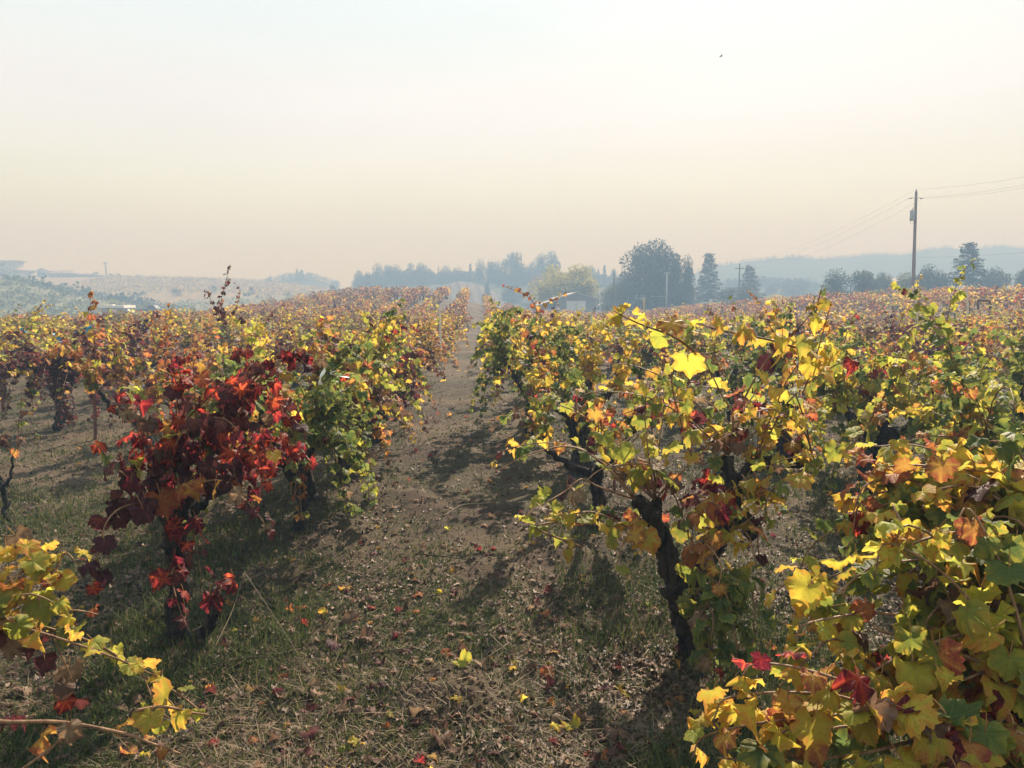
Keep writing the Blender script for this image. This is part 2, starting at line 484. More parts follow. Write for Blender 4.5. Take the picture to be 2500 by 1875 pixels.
# ------------------------------------------------------------------ leaf shapes
def leaf_template(seed, hi=True, curl=0.3):
    rng = np.random.default_rng(seed)
    if hi:
        key = [(0, 1.0), (10, .87), (19, .88), (27, .75), (36, .86), (45, .87), (54, .97), (63, .84), (73, .82), (83, .70), (94, .80), (106, .85), (118, .73), (130, .71), (144, .60), (160, .47), (178, .13)]
        ang = [a for a, _ in key] + [-a for a, _ in key[1:-1]][::-1]
        rad = [r for _, r in key] + [r for _, r in key[1:-1]][::-1]
    else:
        key = [(0, 1.0), (24, .72), (50, .92), (78, .66), (108, .80), (150, .52)]
        ang = [a for a, _ in key] + [-a for a, _ in key[1:]][::-1]
        rad = [r for _, r in key] + [r for _, r in key[1:]][::-1]
    ang = np.radians(ang); rad = np.array(rad) * rng.uniform(0.94, 1.07, len(rad))
    n = len(ang)
    O = np.stack([rad * np.cos(ang), rad * np.sin(ang)], -1)
    if hi:   # outline teeth come from the uneven radii; inner ring carries the curl
        mid = O[::2] * 0.52
        P2 = np.vstack([[0, 0], mid, O]); k = len(mid)
        edge = np.concatenate([[0], np.full(k, .5), np.ones(n)])
        F = []
        for i in range(k):
            j = (i + 1) % k
            F.append((0, 1 + i, 1 + j))
            a, b, c = 1 + k + 2 * i, 1 + k + (2 * i + 1) % n, 1 + k + (2 * i + 2) % n
            F += [(1 + i, a, b), (1 + i, b, 1 + j), (1 + j, b, c)]
    else:
        P2 = np.vstack([[0, 0], O]); edge = np.concatenate([[0], np.ones(n)])
        F = [(0, 1 + i, 1 + (i + 1) % n) for i in range(n)]
    x, y = P2[:, 0], P2[:, 1]; r2 = x * x + y * y
    z = -curl * 0.45 * r2 * rng.uniform(0.5, 1.3) + curl * rng.uniform(-.2, .9) * np.abs(y) - curl * 0.5 * x * x * rng.uniform(-0.5, 1.3)
    z = z + edge * rng.normal(0, 0.035 + 0.07 * curl, len(x)) + curl * .16 * edge * np.sin(np.arctan2(y, x) * rng.integers(3, 6) + rng.uniform(0, 6))
    y3 = y * (1 - curl * 0.35 * rng.random() * r2)
    x3 = x * (1 - curl * 0.3 * rng.random() * r2)
    V = np.stack([x3, y3, z], -1)
    return V, np.array(F), P2.copy(), edge

HI_CURL = [0.3, 0.45, 0.6, 0.8, 0.5, 0.9, 1.1, 1.4, 0.35, 0.7, 1.2, 1.6]
HI = [leaf_template(100 + i, True, c) for i, c in enumerate(HI_CURL)]
LO = [leaf_template(300 + i, False, c) for i, c in enumerate([.25, .4, .6, .9, .3, 1.1])]
QUAD = (np.array([[0, -.7, 0], [.9, -.2, .1], [.9, .6, -.15], [0, .8, .05]], float), np.array([[0, 1, 2], [0, 2, 3]]),
        np.array([[0, -.7], [.9, -.2], [.9, .6], [0, .8]], float), np.array([.5, 1, 1, .5]))

_leafcache = {}
def leaf_mesh(var, mat, petiole=True):
    k = (var, mat)
    if k not in _leafcache:
        b = MB()
        V, F, uv, ed = HI[var]
        b.add(V, F, 0, 0.0, uv, ed)
        b.tube([(-.75, 0, .28), (-.4, 0, .2), (0, 0, 0)], 0.022, 3, 1, 0.0, cap=False)
        _leafcache[k] = b.mesh('leaf', [LEAF[mat], PETIOLE], True, True)
    return _leafcache[k]

def frames(X, Nrm):
    X = X / np.linalg.norm(X, axis=1)[:, None]
    Z = Nrm - (Nrm * X).sum(1)[:, None] * X
    Z = Z / (np.linalg.norm(Z, axis=1)[:, None] + 1e-9)
    Y = np.cross(Z, X)
    return np.stack([X, Y, Z], -1)

PAL = {  # chances over green, lime, yellow, orange, red, wine, dry
    'green':   [.68, .20, .07, .02, .01, .00, .02],
    'lime':    [.26, .30, .26, .08, .02, .02, .06],
    'yellow':  [.11, .20, .42, .14, .03, .02, .08],
    'gold':    [.05, .13, .38, .28, .02, .04, .10],
    'orange':  [.03, .05, .18, .38, .03, .13, .20],
    'rust':    [.04, .03, .06, .25, .03, .25, .34],
    'wine':    [.02, .01, .03, .09, .05, .52, .28],
    'red':     [.03, .02, .02, .05, .52, .31, .05],
    'mixed':   [.19, .24, .24, .15, .05, .05, .08],
}
LOOK = {'green': 'green leaved', 'lime': 'yellow green', 'yellow': 'yellow leaved', 'gold': 'golden yellow and orange', 'orange': 'orange and yellow',
        'rust': 'rusty brown and orange', 'wine': 'dark purple red', 'red': 'bright red', 'mixed': 'many coloured'}

class Vine:
    """trunk, arms, canes and leaf placements of one grapevine, in its own local space"""
    def __init__(self, seed, pal, size=1.0):
        self.rng = np.random.default_rng(seed); self.pal = np.array(PAL[pal]); self.size = size; self.sq = np.array([.60, 1.12, 1.0])
        fav = {'green': GREEN, 'wine': WINE, 'red': RED}.get(pal, self.rng.choice(7, p=self.pal / self.pal.sum())); self.pal = self.pal * .55; self.pal[fav] += .45
        self.trunk = []; self.arms = []; self.canes = []; self.leaves = []
    def gnarl(self, P, amp):
        P = catmull(P, 5)
        w = self.rng.normal(0, amp, P.shape); w[0] = 0
        return P + w
    def standard(self, narms=4, ncanes=16, clen=1.1, h=0.62, r0=0.07, droop=1.0, spacing=0.046, lsize=0.066, spread=0.33, lean=(0, 0)):
        g = self.rng
        top = np.array([lean[0] + g.normal(0, .04), lean[1] + g.normal(0, .04), h])
        self.trunk.append((self.gnarl([(0, 0, -.08), (g.normal(0, .03), g.normal(0, .03), h * .45), top], .012), np.interp(np.linspace(0, 1, 11), [0, .25, .8, 1], [1.25, .9, 1.0, 1.15]) * r0))
        a0 = g.uniform(0, 6.28)
        for i in range(narms):
            a = a0 + i / narms * 6.28 + g.normal(0, .25)
            L = spread * g.uniform(.75, 1.3)
            e = top + np.array([math.cos(a) * L, math.sin(a) * L, g.uniform(.12, .34)])
            m = top * .5 + e * .5 + np.array([0, 0, -.06])
            self.arms.append((self.gnarl([top - (0, 0, .04), m, e], .010), np.linspace(r0 * .72, r0 * .36, 11)))
            k = max(1, int(round(ncanes / narms)))
            for j in range(k):
                az = a + g.normal(0, .75); up = g.choice([g.uniform(1.0, 3.2), g.uniform(.3, 1.0), g.uniform(-.2, .35)], p=[.5, .22, .28])
                d = np.array([math.cos(az), math.sin(az), up])
                self.grow(e + g.normal(0, .02, 3), d, clen * g.uniform(.55, 1.25), droop * g.uniform(.6, 1.4), spacing, lsize)
    def grow(self, p, d, L, droop, spacing, lsize, mat=None):
        g = self.rng; d = np.array(d, float); d /= np.linalg.norm(d)
        step = .075; P = [np.array(p, float)]
        for i in range(max(3, int(L / step))):
            d = d + np.array([0, 0, -droop * 0.13 * (0.4 + i * .09)]) + g.normal(0, .07, 3)
            d /= np.linalg.norm(d)
            q = P[-1] + d * step * self.sq
            if q[2] < 0.17: q[2] = 0.17; d[2] = abs(d[2]) * .2
            P.append(q)
        self.cane(np.array(P), spacing, lsize, mat=mat)
    def cane(self, P, spacing, lsize, pal=None, mat=None, r=.0055, skip=0.0, bare=0.04, droopy=0.0):
        g = self.rng
        self.canes.append((P, np.linspace(r, r * .4, len(P))))
        seg = np.linalg.norm(np.diff(P, axis=0), axis=1); s = np.concatenate([[0], np.cumsum(seg)]); L = s[-1]
        pp = self.pal if pal is None else np.array(PAL[pal])
        main = g.choice(7, p=pp / pp.sum()) if mat is None else mat
        side = 1; t = bare + g.uniform(0, spacing)
        while t < L:
            if g.random() >= skip:
                c = np.array([np.interp(t, s, P[:, k]) for k in range(3)])
                t2 = min(L, t + .02); c2 = np.array([np.interp(t2, s, P[:, k]) for k in range(3)])
                tan = c2 - c; tan /= np.linalg.norm(tan) + 1e-9
                sd = np.cross(tan, (0, 0, 1.0)); sd /= np.linalg.norm(sd) + 1e-6
                pd = sd * side + g.normal(0, .5, 3) + tan * .2 + np.array([0, 0, .25]); pd /= np.linalg.norm(pd)
                fr = 1 - .45 * (t / L) ** 2
                ls = lsize * fr * g.uniform(.72, 1.25)
                pos = c + pd * ls * .8
                ax = pd * np.array([1, 1, .3]) + np.array([0, 0, -1]) * (g.uniform(.15, 1.3) + droopy) + g.normal(0, .3, 3)
                nm = np.array([0, 0, 1.0]) + pd * np.array([1, 1, 0]) * .8 + g.normal(0, .55, 3)
                mt = main if g.random() < .52 else g.choice(7, p=pp / pp.sum())
                self.leaves.append((pos, ax, nm, ls, mt, g.random()))
            side = -side; t += spacing * g.uniform(.6, 1.4)
    def arrays(self):
        L = self.leaves
        return (np.array([a[0] for a in L]), np.array([a[1] for a in L], float), np.array([a[2] for a in L]),
                np.array([a[3] for a in L]), np.array([a[4] for a in L]), np.array([a[5] for a in L]))
    def trunk_mb(self):
        b = MB()
        for P, r in self.trunk:
            t = np.linspace(0, 1, len(P)); t2 = np.linspace(0, 1, len(P) * 3)
            P2 = np.stack([np.interp(t2, t, P[:, k]) for k in range(3)], -1) + self.rng.normal(0, .004, (len(t2), 3)); r2 = np.interp(t2, t, r) * self.rng.uniform(.9, 1.12, len(t2))
            b.tube(P2, r2, 16, 0, .5, .13, self.rng)
            for q in range(5):   # pruning knots
                k = self.rng.integers(len(P2) // 3, len(P2) - 1); a = self.rng.uniform(0, 6.28); dv = np.array([math.cos(a), math.sin(a), .5])
                b.tube([P2[k], P2[k] + dv * r2[k] * .9, P2[k] + dv * r2[k] * 1.35], (r2[k] * .6, r2[k] * .45, r2[k] * .28), 7, 0, .5, .2, self.rng)
        return b
    def foliage_mb(self, idx, tpls):
        pos, ax, nm, sz, mt, rn = (a[idx] for a in self.arrays())
        Ms = frames(ax, nm) * sz[:, None, None]
        b = MB(); v = self.rng.integers(0, len(tpls), len(pos))
        for k in range(len(tpls)):
            q = v == k
            if q.any(): b.inst(tpls[k], Ms[q], pos[q], rn[q], mt[q])
        return b

    def emit_full(self, root, nobj=260, maxcanes=60, campos=None):
        """near vine: every arm, cane and (largest) leaf its own object"""
        self.trunk_mb().build('trunk', BARK, root)
        for P, r in self.arms:
            t = np.linspace(0, 1, len(P)); t2 = np.linspace(0, 1, len(P) * 2); P2 = np.stack([np.interp(t2, t, P[:, k]) for k in range(3)], -1)
            b = MB(); b.tube(P2, np.interp(t2, t, r) * self.rng.uniform(.88, 1.15, len(t2)), 12, 0, .5, .14, self.rng); b.build('arm', BARK, root)
        for i, (P, r) in enumerate(self.canes):
            b = MB(); b.tube(P, r, 5, 0, .5); b.build('cane', CANE, root)
        pos, ax, nm, sz, mt, rn = self.arrays()
        if campos is None: campos = np.array([0, 0, CAM_Z]) - np.array(root.location)
        order = np.argsort(-sz / np.linalg.norm(pos - campos, axis=1))
        Ms = frames(ax, nm) * sz[:, None, None]
        for i in order[:nobj]:
            var = int(self.rng.integers(0, len(HI)))
            if mt[i] in (RED, WINE, DRY) and self.rng.random() < .6: var = int(self.rng.choice([5, 6, 7, 9, 10, 11]))
            M = Matrix(Ms[i].tolist()).to_4x4(); M.translation = Vector(pos[i].tolist())
            link('leaf', leaf_mesh(var, int(mt[i])), root, M)
        rest = order[nobj:]
        if len(rest):
            o = self.foliage_mb(rest, HI).build('foliage', LEAF, root, True, True)
            o['kind'] = 'stuff'

# ------------------------------------------------------------------ vine rows
ROW_S, DS = 2.35, 1.95
LEFT0, RIGHT0 = -1.40, 1.03
NTH = ['first', 'second', 'third', 'fourth', 'fifth', 'sixth', 'seventh', 'eighth', 'ninth', 'tenth', 'eleventh', 'twelfth', 'thirteenth', 'fourteenth',
       'fifteenth', 'sixteenth', 'seventeenth', 'eighteenth', 'nineteenth', 'twentieth']
GRP = 'grapevines planted in rows across the vineyard'

def loc_at(x, y):
    return np.array([x, y, float(gz(np.array([x]), np.array([y]))[0])])

# --- hand-placed vines near the camera -------------------------------------------------
def rel(root, pts):
    """photo pixel + distance triples to the vine's local space"""
    o = np.array(root.location)
    return np.array([at(*p) for p in pts]) - o

# right hero: black forked trunk
p = ground_at(1712, 1640); base = loc_at(p[0], p[1])
r1 = empty('grapevine', base, 'old black forked grapevine with yellow green leaves, nearest full vine right of the dirt path', 'grapevine', GRP)
v = Vine(11, 'mixed'); v.sq = np.ones(3); v.pal = np.array(PAL['mixed'])
v.trunk.append((v.gnarl(rel(r1, [(1712, 1655, 3.68), (1695, 1560, 3.66), (1680, 1490, 3.64), (1655, 1428, 3.62)]), .008), np.interp(np.linspace(0, 1, 16), [0, .2, .8, 1], [.095, .072, .085, .075])))
v.arms.append((v.gnarl(rel(r1, [(1660, 1440, 3.62), (1625, 1350, 3.6), (1597, 1270, 3.55), (1552, 1215, 3.5)]), .006), np.linspace(.060, .028, 16)))
v.arms.append((v.gnarl(rel(r1, [(1640, 1365, 3.62), (1605, 1290, 3.66), (1602, 1215, 3.7)]), .005), np.linspace(.045, .026, 11)))
v.arms.append((v.gnarl(rel(r1, [(1675, 1450, 3.66), (1745, 1330, 3.75), (1800, 1200, 3.85), (1845, 1135, 3.9), (1990, 1128, 3.95)]), .006), np.linspace(.056, .030, 21)))
v.arms.append((v.gnarl(rel(r1, [(1690, 1440, 3.66), (1750, 1300, 3.7), (1812, 1260, 3.7), (1842, 1310, 3.7)]), .006), np.linspace(.06, .035, 16)))
v.arms.append((v.gnarl(rel(r1, [(1745, 1330, 3.75), (1770, 1190, 3.8), (1775, 1110, 3.85)]), .006), np.linspace(.05, .03, 11)))
def C(pts, pal=None, mat=None, sp=.062, ls=.068, skip=0.0, bare=.05, r=.0055, droopy=0.0, vv=None, rr=None):
    vv = vv or v; rr = rr or r1
    vv.cane(catmull(rel(rr, pts), 5), sp, ls, pal, mat, r, skip, bare, droopy)
C([(1552, 1215, 3.5), (1500, 1140, 3.45), (1560, 1060, 3.4), (1490, 1100, 3.35)], 'gold', sp=.1, skip=.5)
C([(1598, 1215, 3.6), (1585, 1120, 3.6), (1575, 1020, 3.6), (1580, 930, 3.6)], 'mixed')
C([(1600, 1215, 3.6), (1590, 1140, 3.5), (1520, 1135, 3.4), (1460, 1150, 3.3), (1410, 1200, 3.25)], 'lime', sp=.1, skip=.45)
C([(1552, 1220, 3.5), (1465, 1190, 3.4), (1420, 1170, 3.35), (1380, 1200, 3.3), (1310, 1240, 3.2), (1270, 1270, 3.15)], 'lime', LIME, sp=.055, ls=.078, bare=.32)
C([(1545, 1215, 3.5), (1470, 1130, 3.5), (1390, 1090, 3.5), (1290, 1110, 3.45), (1215, 1150, 3.4)], 'rust', sp=.16, skip=.6)
C([(1420, 1335, 3.3), (1310, 1290, 3.2), (1380, 1275, 3.3), (1540, 1290, 3.5)], 'gold', sp=.08, ls=.06)
C([(1598, 1330, 3.5), (1500, 1270, 3.4), (1420, 1250, 3.3), (1330, 1300, 3.25)], 'gold', sp=.09, ls=.062)
C([(1607, 1350, 3.5), (1560, 1300, 3.4), (1520, 1330, 3.3), (1505, 1390, 3.25)], 'lime', sp=.07, ls=.075)
C([(1780, 1110, 3.85), (1790, 1020, 3.8), (1760, 960, 3.75), (1720, 880, 3.7), (1690, 840, 3.7)], 'yellow', sp=.09)
C([(1800, 1010, 3.8), (1840, 930, 3.8), (1880, 870, 3.8), (1950, 800, 3.7), (2000, 740, 3.6)], 'yellow', sp=.07)
C([(1770, 1110, 3.85), (1700, 1130, 3.6), (1660, 1020, 3.5), (1640, 930, 3.4), (1660, 860, 3.3)], 'yellow', sp=.075)
C([(1700, 860, 3.0), (1640, 820, 2.9), (1560, 790, 2.8), (1500, 760, 2.75)], 'yellow', YEL, sp=.06, ls=.085, bare=.0)
C([(1980, 860, 3.2), (1880, 830, 3.05), (1780, 810, 2.95), (1700, 790, 2.85)], 'yellow', YEL, sp=.06, ls=.082, bare=.0)
C([(1960, 960, 3.3), (1990, 880, 3.2), (2012, 800, 3.1), (2030, 735, 3.0)], 'yellow', YEL, sp=.04, ls=.068, r=.0035)
C([(1990, 1128, 3.9), (1960, 1050, 3.7), (1890, 1000, 3.5), (1800, 1020, 3.3)], 'mixed', sp=.08)
C([(1990, 1128, 3.9), (2060, 1100, 3.7), (2120, 1040, 3.6), (2140, 980, 3.5)], 'mixed', sp=.08)
C([(1990, 1128, 3.9), (1900, 1180, 3.6), (1860, 1240, 3.5), (1800, 1290, 3.4)], 'mixed', sp=.07, ls=.08)
C([(1730, 1340, 3.6), (1760, 1440, 3.4), (1740, 1540, 3.3), (1745, 1640, 3.25)], 'green', sp=.05, ls=.085)
C([(1700, 1460, 3.5), (1770, 1500, 3.3), (1800, 1580, 3.2), (1790, 1680, 3.15)], 'green', GREEN, sp=.06, ls=.08)
C([(1740, 1330, 3.6), (1820, 1300, 3.4), (1850, 1400, 3.3)], 'mixed', sp=.06)
C([(1800, 1290, 3.6), (1760, 1240, 3.4), (1700, 1220, 3.3), (1660, 1280, 3.2)], 'mixed', sp=.07)
C([(1700, 1400, 3.5), (1760, 1430, 3.2), (1790, 1520, 3.1), (1800, 1620, 3.05)], 'green', GREEN, sp=.04, ls=.075)
C([(1690, 1430, 3.5), (1740, 1500, 3.2), (1730, 1600, 3.1), (1750, 1700, 3.05)], 'green', GREEN, sp=.045, ls=.075)
C([(1750, 1400, 3.5), (1830, 1430, 3.3), (1840, 1550, 3.2), (1820, 1650, 3.15)], 'green', GREEN, sp=.045, ls=.072)
C([(1690, 1380, 3.5), (1720, 1330, 3.3), (1760, 1380, 3.2), (1750, 1450, 3.15)], 'gold', sp=.045, ls=.064)
C([(1770, 1240, 3.7), (1730, 1180, 3.5), (1700, 1230, 3.4), (1690, 1320, 3.35)], 'mixed', sp=.05, ls=.066)
C([(1840, 1150, 3.8), (1870, 1230, 3.6), (1850, 1320, 3.5), (1860, 1380, 3.5)], 'mixed', sp=.05, ls=.066)
for k in range(22):
    g_ = v.rng
    s0 = rel(r1, [[(1598, 1220, 3.6), (1775, 1110, 3.85), (1845, 1135, 3.9), (1985, 1128, 3.95), (1700, 1350, 3.7)][k % 5]])[0]
    a_ = g_.uniform(0, 6.28)
    v.grow(s0, (math.cos(a_) * .8, math.sin(a_) * .6 + .3, g_.uniform(.6, 1.3)), g_.uniform(.6, 1.1), 1.0, .07, .064)
v.emit_full(r1, 330)

# lower right: big leaves of the vine beside the camera, its trunk outside the picture
b0 = loc_at(1.30, 1.75)
r0 = empty('grapevine', b0, 'large yellow and green leaved grapevine crowding the lower right corner beside the camera', 'grapevine', GRP)
v0 = Vine(12, 'mixed'); v0.pal = np.array([.24, .32, .32, .05, .03, .01, .03])
v0.trunk.append((v0.gnarl([(0, 0, -.05), (.02, .05, .3), (0, .02, .62)], .01), np.full(11, .09)))
C0 = lambda *a, **k: C(*a, vv=v0, rr=r0, **k)
K = dict(ls=.066)
head = (2520, 1800, 1.75)
for a_, b_ in (((2540, 1790, 1.75), (2640, 1500, 1.8)), ((2540, 1800, 1.75), (2480, 1700, 1.95)), ((2560, 1820, 1.7), (2900, 1650, 1.7))):
    v0.arms.append((v0.gnarl(np.vstack([[0, 0, .58], rel(r0, [a_, b_])]), .005), np.linspace(.06, .03, 11)))
C0([(2480, 1700, 1.95), (2390, 1712, 1.95), (2230, 1688, 1.9), (2100, 1720, 1.85), (1960, 1760, 1.8), (1880, 1830, 1.78)], 'yellow', sp=.05, r=.008, **K)
C0([(2390, 1710, 1.95), (2345, 1540, 1.98), (2300, 1400, 2.05), (2200, 1270, 2.15), (2180, 1230, 2.2)], 'yellow', sp=.055, r=.007, **K)
C0([(2560, 1560, 1.9), (2400, 1780, 1.7), (2370, 1880, 1.6), (2340, 1960, 1.55)], 'lime', sp=.06, r=.009, **K)
C0([(2480, 1700, 1.95), (2300, 1640, 1.9), (2120, 1600, 1.95), (1990, 1500, 2.0), (1950, 1420, 2.05)], 'yellow', sp=.045, **K)
C0([(2220, 1690, 1.9), (2100, 1600, 1.85), (2030, 1560, 1.85), (1960, 1620, 1.8), (1900, 1680, 1.8)], 'lime', LIME, sp=.045, **K)
C0([(2640, 1500, 1.9), (2450, 1350, 2.1), (2320, 1230, 2.25), (2180, 1150, 2.4), (2060, 1110, 2.5)], 'yellow', sp=.05, **K)
C0([(2640, 1500, 1.9), (2480, 1420, 2.0), (2330, 1340, 2.1), (2240, 1380, 2.1), (2180, 1450, 2.05)], 'mixed', sp=.05, **K)
C0([(2600, 1450, 2.0), (2420, 1300, 2.3), (2250, 1180, 2.4), (2120, 1180, 2.4), (2080, 1260, 2.35)], 'green', sp=.05, **K)
C0([(2560, 1820, 1.7), (2300, 1800, 1.65), (2100, 1840, 1.6), (1900, 1860, 1.6), (1750, 1850, 1.65)], 'lime', sp=.045, ls=.066)
C0([(2560, 1820, 1.7), (2350, 1880, 1.55), (2150, 1880, 1.5), (2000, 1900, 1.5)], 'lime', LIME, sp=.045, ls=.066)
C0([(2600, 1600, 1.8), (2500, 1480, 1.9), (2420, 1520, 1.9), (2380, 1600, 1.85)], 'mixed', sp=.045, **K)
C0([(2640, 1500, 1.9), (2560, 1300, 2.1), (2480, 1180, 2.2), (2440, 1240, 2.2)], 'lime', sp=.05, **K)
C0([(2350, 1750, 1.7), (2260, 1780, 1.65), (2200, 1740, 1.65), (2100, 1700, 1.7)], 'gold', sp=.05, **K)
C0([(2250, 1400, 2.1), (2150, 1380, 2.1), (2050, 1400, 2.1), (1960, 1450, 2.1)], 'yellow', YEL, sp=.05, **K)
C0([(2400, 1620, 1.8), (2250, 1560, 1.85), (2150, 1540, 1.85), (2080, 1480, 1.9)], 'lime', sp=.045, **K)
C0([(2480, 1700, 1.9), (2420, 1640, 1.8), (2340, 1660, 1.75), (2280, 1620, 1.75)], 'yellow', YEL, sp=.05, **K)
C0([(2000, 1880, 1.6), (1860, 1800, 1.65), (1790, 1720, 1.75), (1760, 1760, 1.75)], 'yellow', sp=.05, ls=.062)
C0([(2640, 1500, 1.9), (2500, 1330, 2.1), (2360, 1160, 2.35), (2250, 1090, 2.5), (2130, 1090, 2.55)], 'yellow', sp=.042, **K)
C0([(2500, 1330, 2.1), (2420, 1220, 2.3), (2320, 1130, 2.5), (2260, 1160, 2.5)], 'green', sp=.045, **K)
C0([(2300, 1240, 2.3), (2180, 1200, 2.4), (2100, 1230, 2.4), (2080, 1310, 2.35)], 'yellow', YEL, sp=.045, **K)
C0([(2440, 1400, 2.0), (2330, 1450, 1.95), (2260, 1520, 1.9), (2250, 1600, 1.85)], 'lime', sp=.045, **K)
C0([(2560, 1820, 1.7), (2450, 1780, 1.65), (2350, 1820, 1.6), (2250, 1870, 1.55)], 'mixed', sp=.045, ls=.07)
C0([(2640, 1500, 1.9), (2560, 1420, 1.95), (2480, 1440, 1.95), (2440, 1560, 1.9)], 'yellow', sp=.045, **K)
C0([(2100, 1590, 1.9), (2020, 1480, 1.95), (1960, 1400, 2.0), (1900, 1440, 2.0)], 'yellow', YEL, sp=.045, **K)
for k in range(10):
    g_ = v0.rng; tx, ty, td = g_.uniform(1990, 2440), g_.uniform(1090, 1330), g_.uniform(2.1, 2.6)
    C0([(2640, 1500, 1.9), ((2640 + tx) / 2, (1400 + ty) / 2 - g_.uniform(80, 200), (1.9 + td) / 2), (tx, ty, td), (tx - 50, ty + g_.uniform(60, 150), td)],
       ['yellow', 'green', 'yellow', 'lime'][k % 4], [YEL, None, None, LIME][k % 4], sp=.045, ls=.072, r=.005, bare=.3)
for k in range(11):
    g_ = v0.rng; tx, ty, td = g_.uniform(1780, 2450), g_.uniform(1230, 1870), g_.uniform(1.65, 2.25)
    tx = max(tx, 2350 - (ty - 1150) * 1.0)
    sx, sy, sd = [(2560, 1820, 1.7), (2640, 1500, 1.9), (2480, 1700, 1.95)][k % 3]
    C0([(sx, sy, sd), ((sx + tx) / 2, (sy + ty) / 2 - g_.uniform(60, 160), (sd + td) / 2), (tx, ty, td), (tx - 40, ty + g_.uniform(40, 110), td)],
       ['yellow', 'lime', 'lime', 'mixed', 'green'][k % 5], [YEL, LIME, LIME, None, GREEN][k % 5], sp=.05, ls=.070, r=.005, bare=.12)
for ex, ey in ((1740, 1790), (1790, 1700), (1850, 1620), (1900, 1850)):
    C0([(2560, 1820, 1.7), (2300, 1790, 1.62), (2050, (1780 + ey) / 2 - 40, 1.62), (ex, ey, 1.68), (ex - 50, ey + 60, 1.7)], 'yellow', YEL if ex < 1800 else None, sp=.042, ls=.066, r=.005, bare=.25)
v0.emit_full(r0, 330)

# left: the red vine
p = ground_at(433, 1590); base = loc_at(p[0], p[1])
r2 = empty('grapevine', base, 'bright crimson red grapevine drooping over its black trunk, nearest left of the dirt path', 'grapevine', GRP)
v2 = Vine(13, 'red'); v2.pal = np.array(PAL['red'])
v2.trunk.append((v2.gnarl(rel(r2, [(436, 1625, 3.9), (428, 1500, 3.9), (436, 1380, 3.88), (425, 1290, 3.88)]), .007), np.interp(np.linspace(0, 1, 16), [0, .3, 1], [.075, .05, .052])))
v2.arms.append((v2.gnarl(rel(r2, [(440, 1570, 3.9), (510, 1530, 3.85), (528, 1460, 3.8), (525, 1440, 3.8)]), .004), np.linspace(.035, .02, 16)))
v2.arms.append((v2.gnarl(rel(r2, [(428, 1330, 3.88), (450, 1230, 3.8), (500, 1160, 3.75)]), .006), np.linspace(.045, .025, 11)))
v2.arms.append((v2.gnarl(rel(r2, [(426, 1310, 3.88), (400, 1230, 3.8), (380, 1180, 3.7)]), .006), np.linspace(.045, .025, 11)))
v2.arms.append((v2.gnarl(rel(r2, [(430, 1320, 3.88), (470, 1240, 3.95), (560, 1180, 4.1)]), .006), np.linspace(.045, .025, 11)))
C2 = lambda pts, pal='red', mat=None, **k: C(pts, pal, mat, vv=v2, rr=r2, **k)
KR = dict(sp=.040, ls=.068, droopy=.5)
C2([(380, 1180, 3.7), (400, 1080, 3.6), (340, 1020, 3.5), (290, 1000, 3.45), (310, 960, 3.45)], **KR)
C2([(380, 1180, 3.7), (340, 1180, 3.55), (280, 1140, 3.5), (240, 1090, 3.45), (225, 1080, 3.45)], **KR)
C2([(500, 1160, 3.75), (480, 1040, 3.7), (475, 940, 3.65), (470, 870, 3.6)], **KR)
C2([(500, 1160, 3.75), (540, 1040, 3.7), (600, 950, 3.65), (680, 880, 3.6), (790, 880, 3.6)], **KR)
C2([(560, 1180, 4.1), (610, 1080, 3.9), (680, 1000, 3.8), (740, 1050, 3.7), (765, 1060, 3.7)], **KR)
C2([(500, 1160, 3.75), (590, 1110, 3.6), (660, 1060, 3.5), (650, 1130, 3.45), (630, 1230, 3.4)], **KR)
C2([(440, 1200, 3.8), (420, 1120, 3.6), (460, 1040, 3.5), (540, 1020, 3.4), (590, 1060, 3.35)], **KR)
C2([(400, 1240, 3.7), (330, 1230, 3.5), (270, 1260, 3.4), (240, 1340, 3.35), (230, 1420, 3.35)], 'wine', WINE, sp=.045, ls=.09, droopy=.5)
C2([(440, 1220, 3.7), (490, 1180, 3.5), (560, 1180, 3.4), (640, 1270, 3.35), (650, 1300, 3.35)], **KR)
C2([(425, 1290, 3.8), (460, 1290, 3.6), (480, 1340, 3.55), (490, 1400, 3.5)], **KR)
C2([(430, 1380, 3.85), (420, 1400, 3.7), (430, 1460, 3.6), (460, 1540, 3.6)], **KR)
C2([(525, 1440, 3.8), (540, 1430, 3.7), (530, 1470, 3.7)], sp=.035, ls=.075, droopy=.5)
C2([(500, 1160, 3.75), (440, 1060, 3.7), (500, 980, 3.6), (560, 940, 3.5), (620, 1000, 3.45)], **KR)
C2([(540, 1080, 3.7), (590, 1000, 3.6), (640, 950, 3.5), (710, 920, 3.45)], **KR)
C2([(450, 1240, 3.8), (520, 1140, 3.6), (600, 1190, 3.5), (620, 1250, 3.5)], **KR)
C2([(400, 1180, 3.7), (430, 1100, 3.65), (380, 1060, 3.6), (330, 1080, 3.6)], 'red', RED, sp=.06, ls=.075)
C2([(500, 1160, 3.75), (560, 1020, 3.7), (640, 900, 3.6), (700, 860, 3.6), (760, 900, 3.55)], 'red', RED, **KR)
C2([(380, 1180, 3.7), (340, 1060, 3.6), (330, 980, 3.6), (270, 990, 3.5)], 'red', RED, **KR)
C2([(440, 1200, 3.8), (430, 1020, 3.7), (440, 920, 3.65), (430, 870, 3.6)], 'red', RED, **KR)
C2([(560, 1180, 4.1), (640, 1120, 3.9), (720, 1090, 3.8), (760, 1130, 3.7)], 'red', RED, **KR)
C2([(560, 1180, 4.0), (560, 1060, 3.9), (600, 900, 3.9), (590, 860, 3.8)], 'red', RED, **KR)
v2.emit_full(r2, 330)

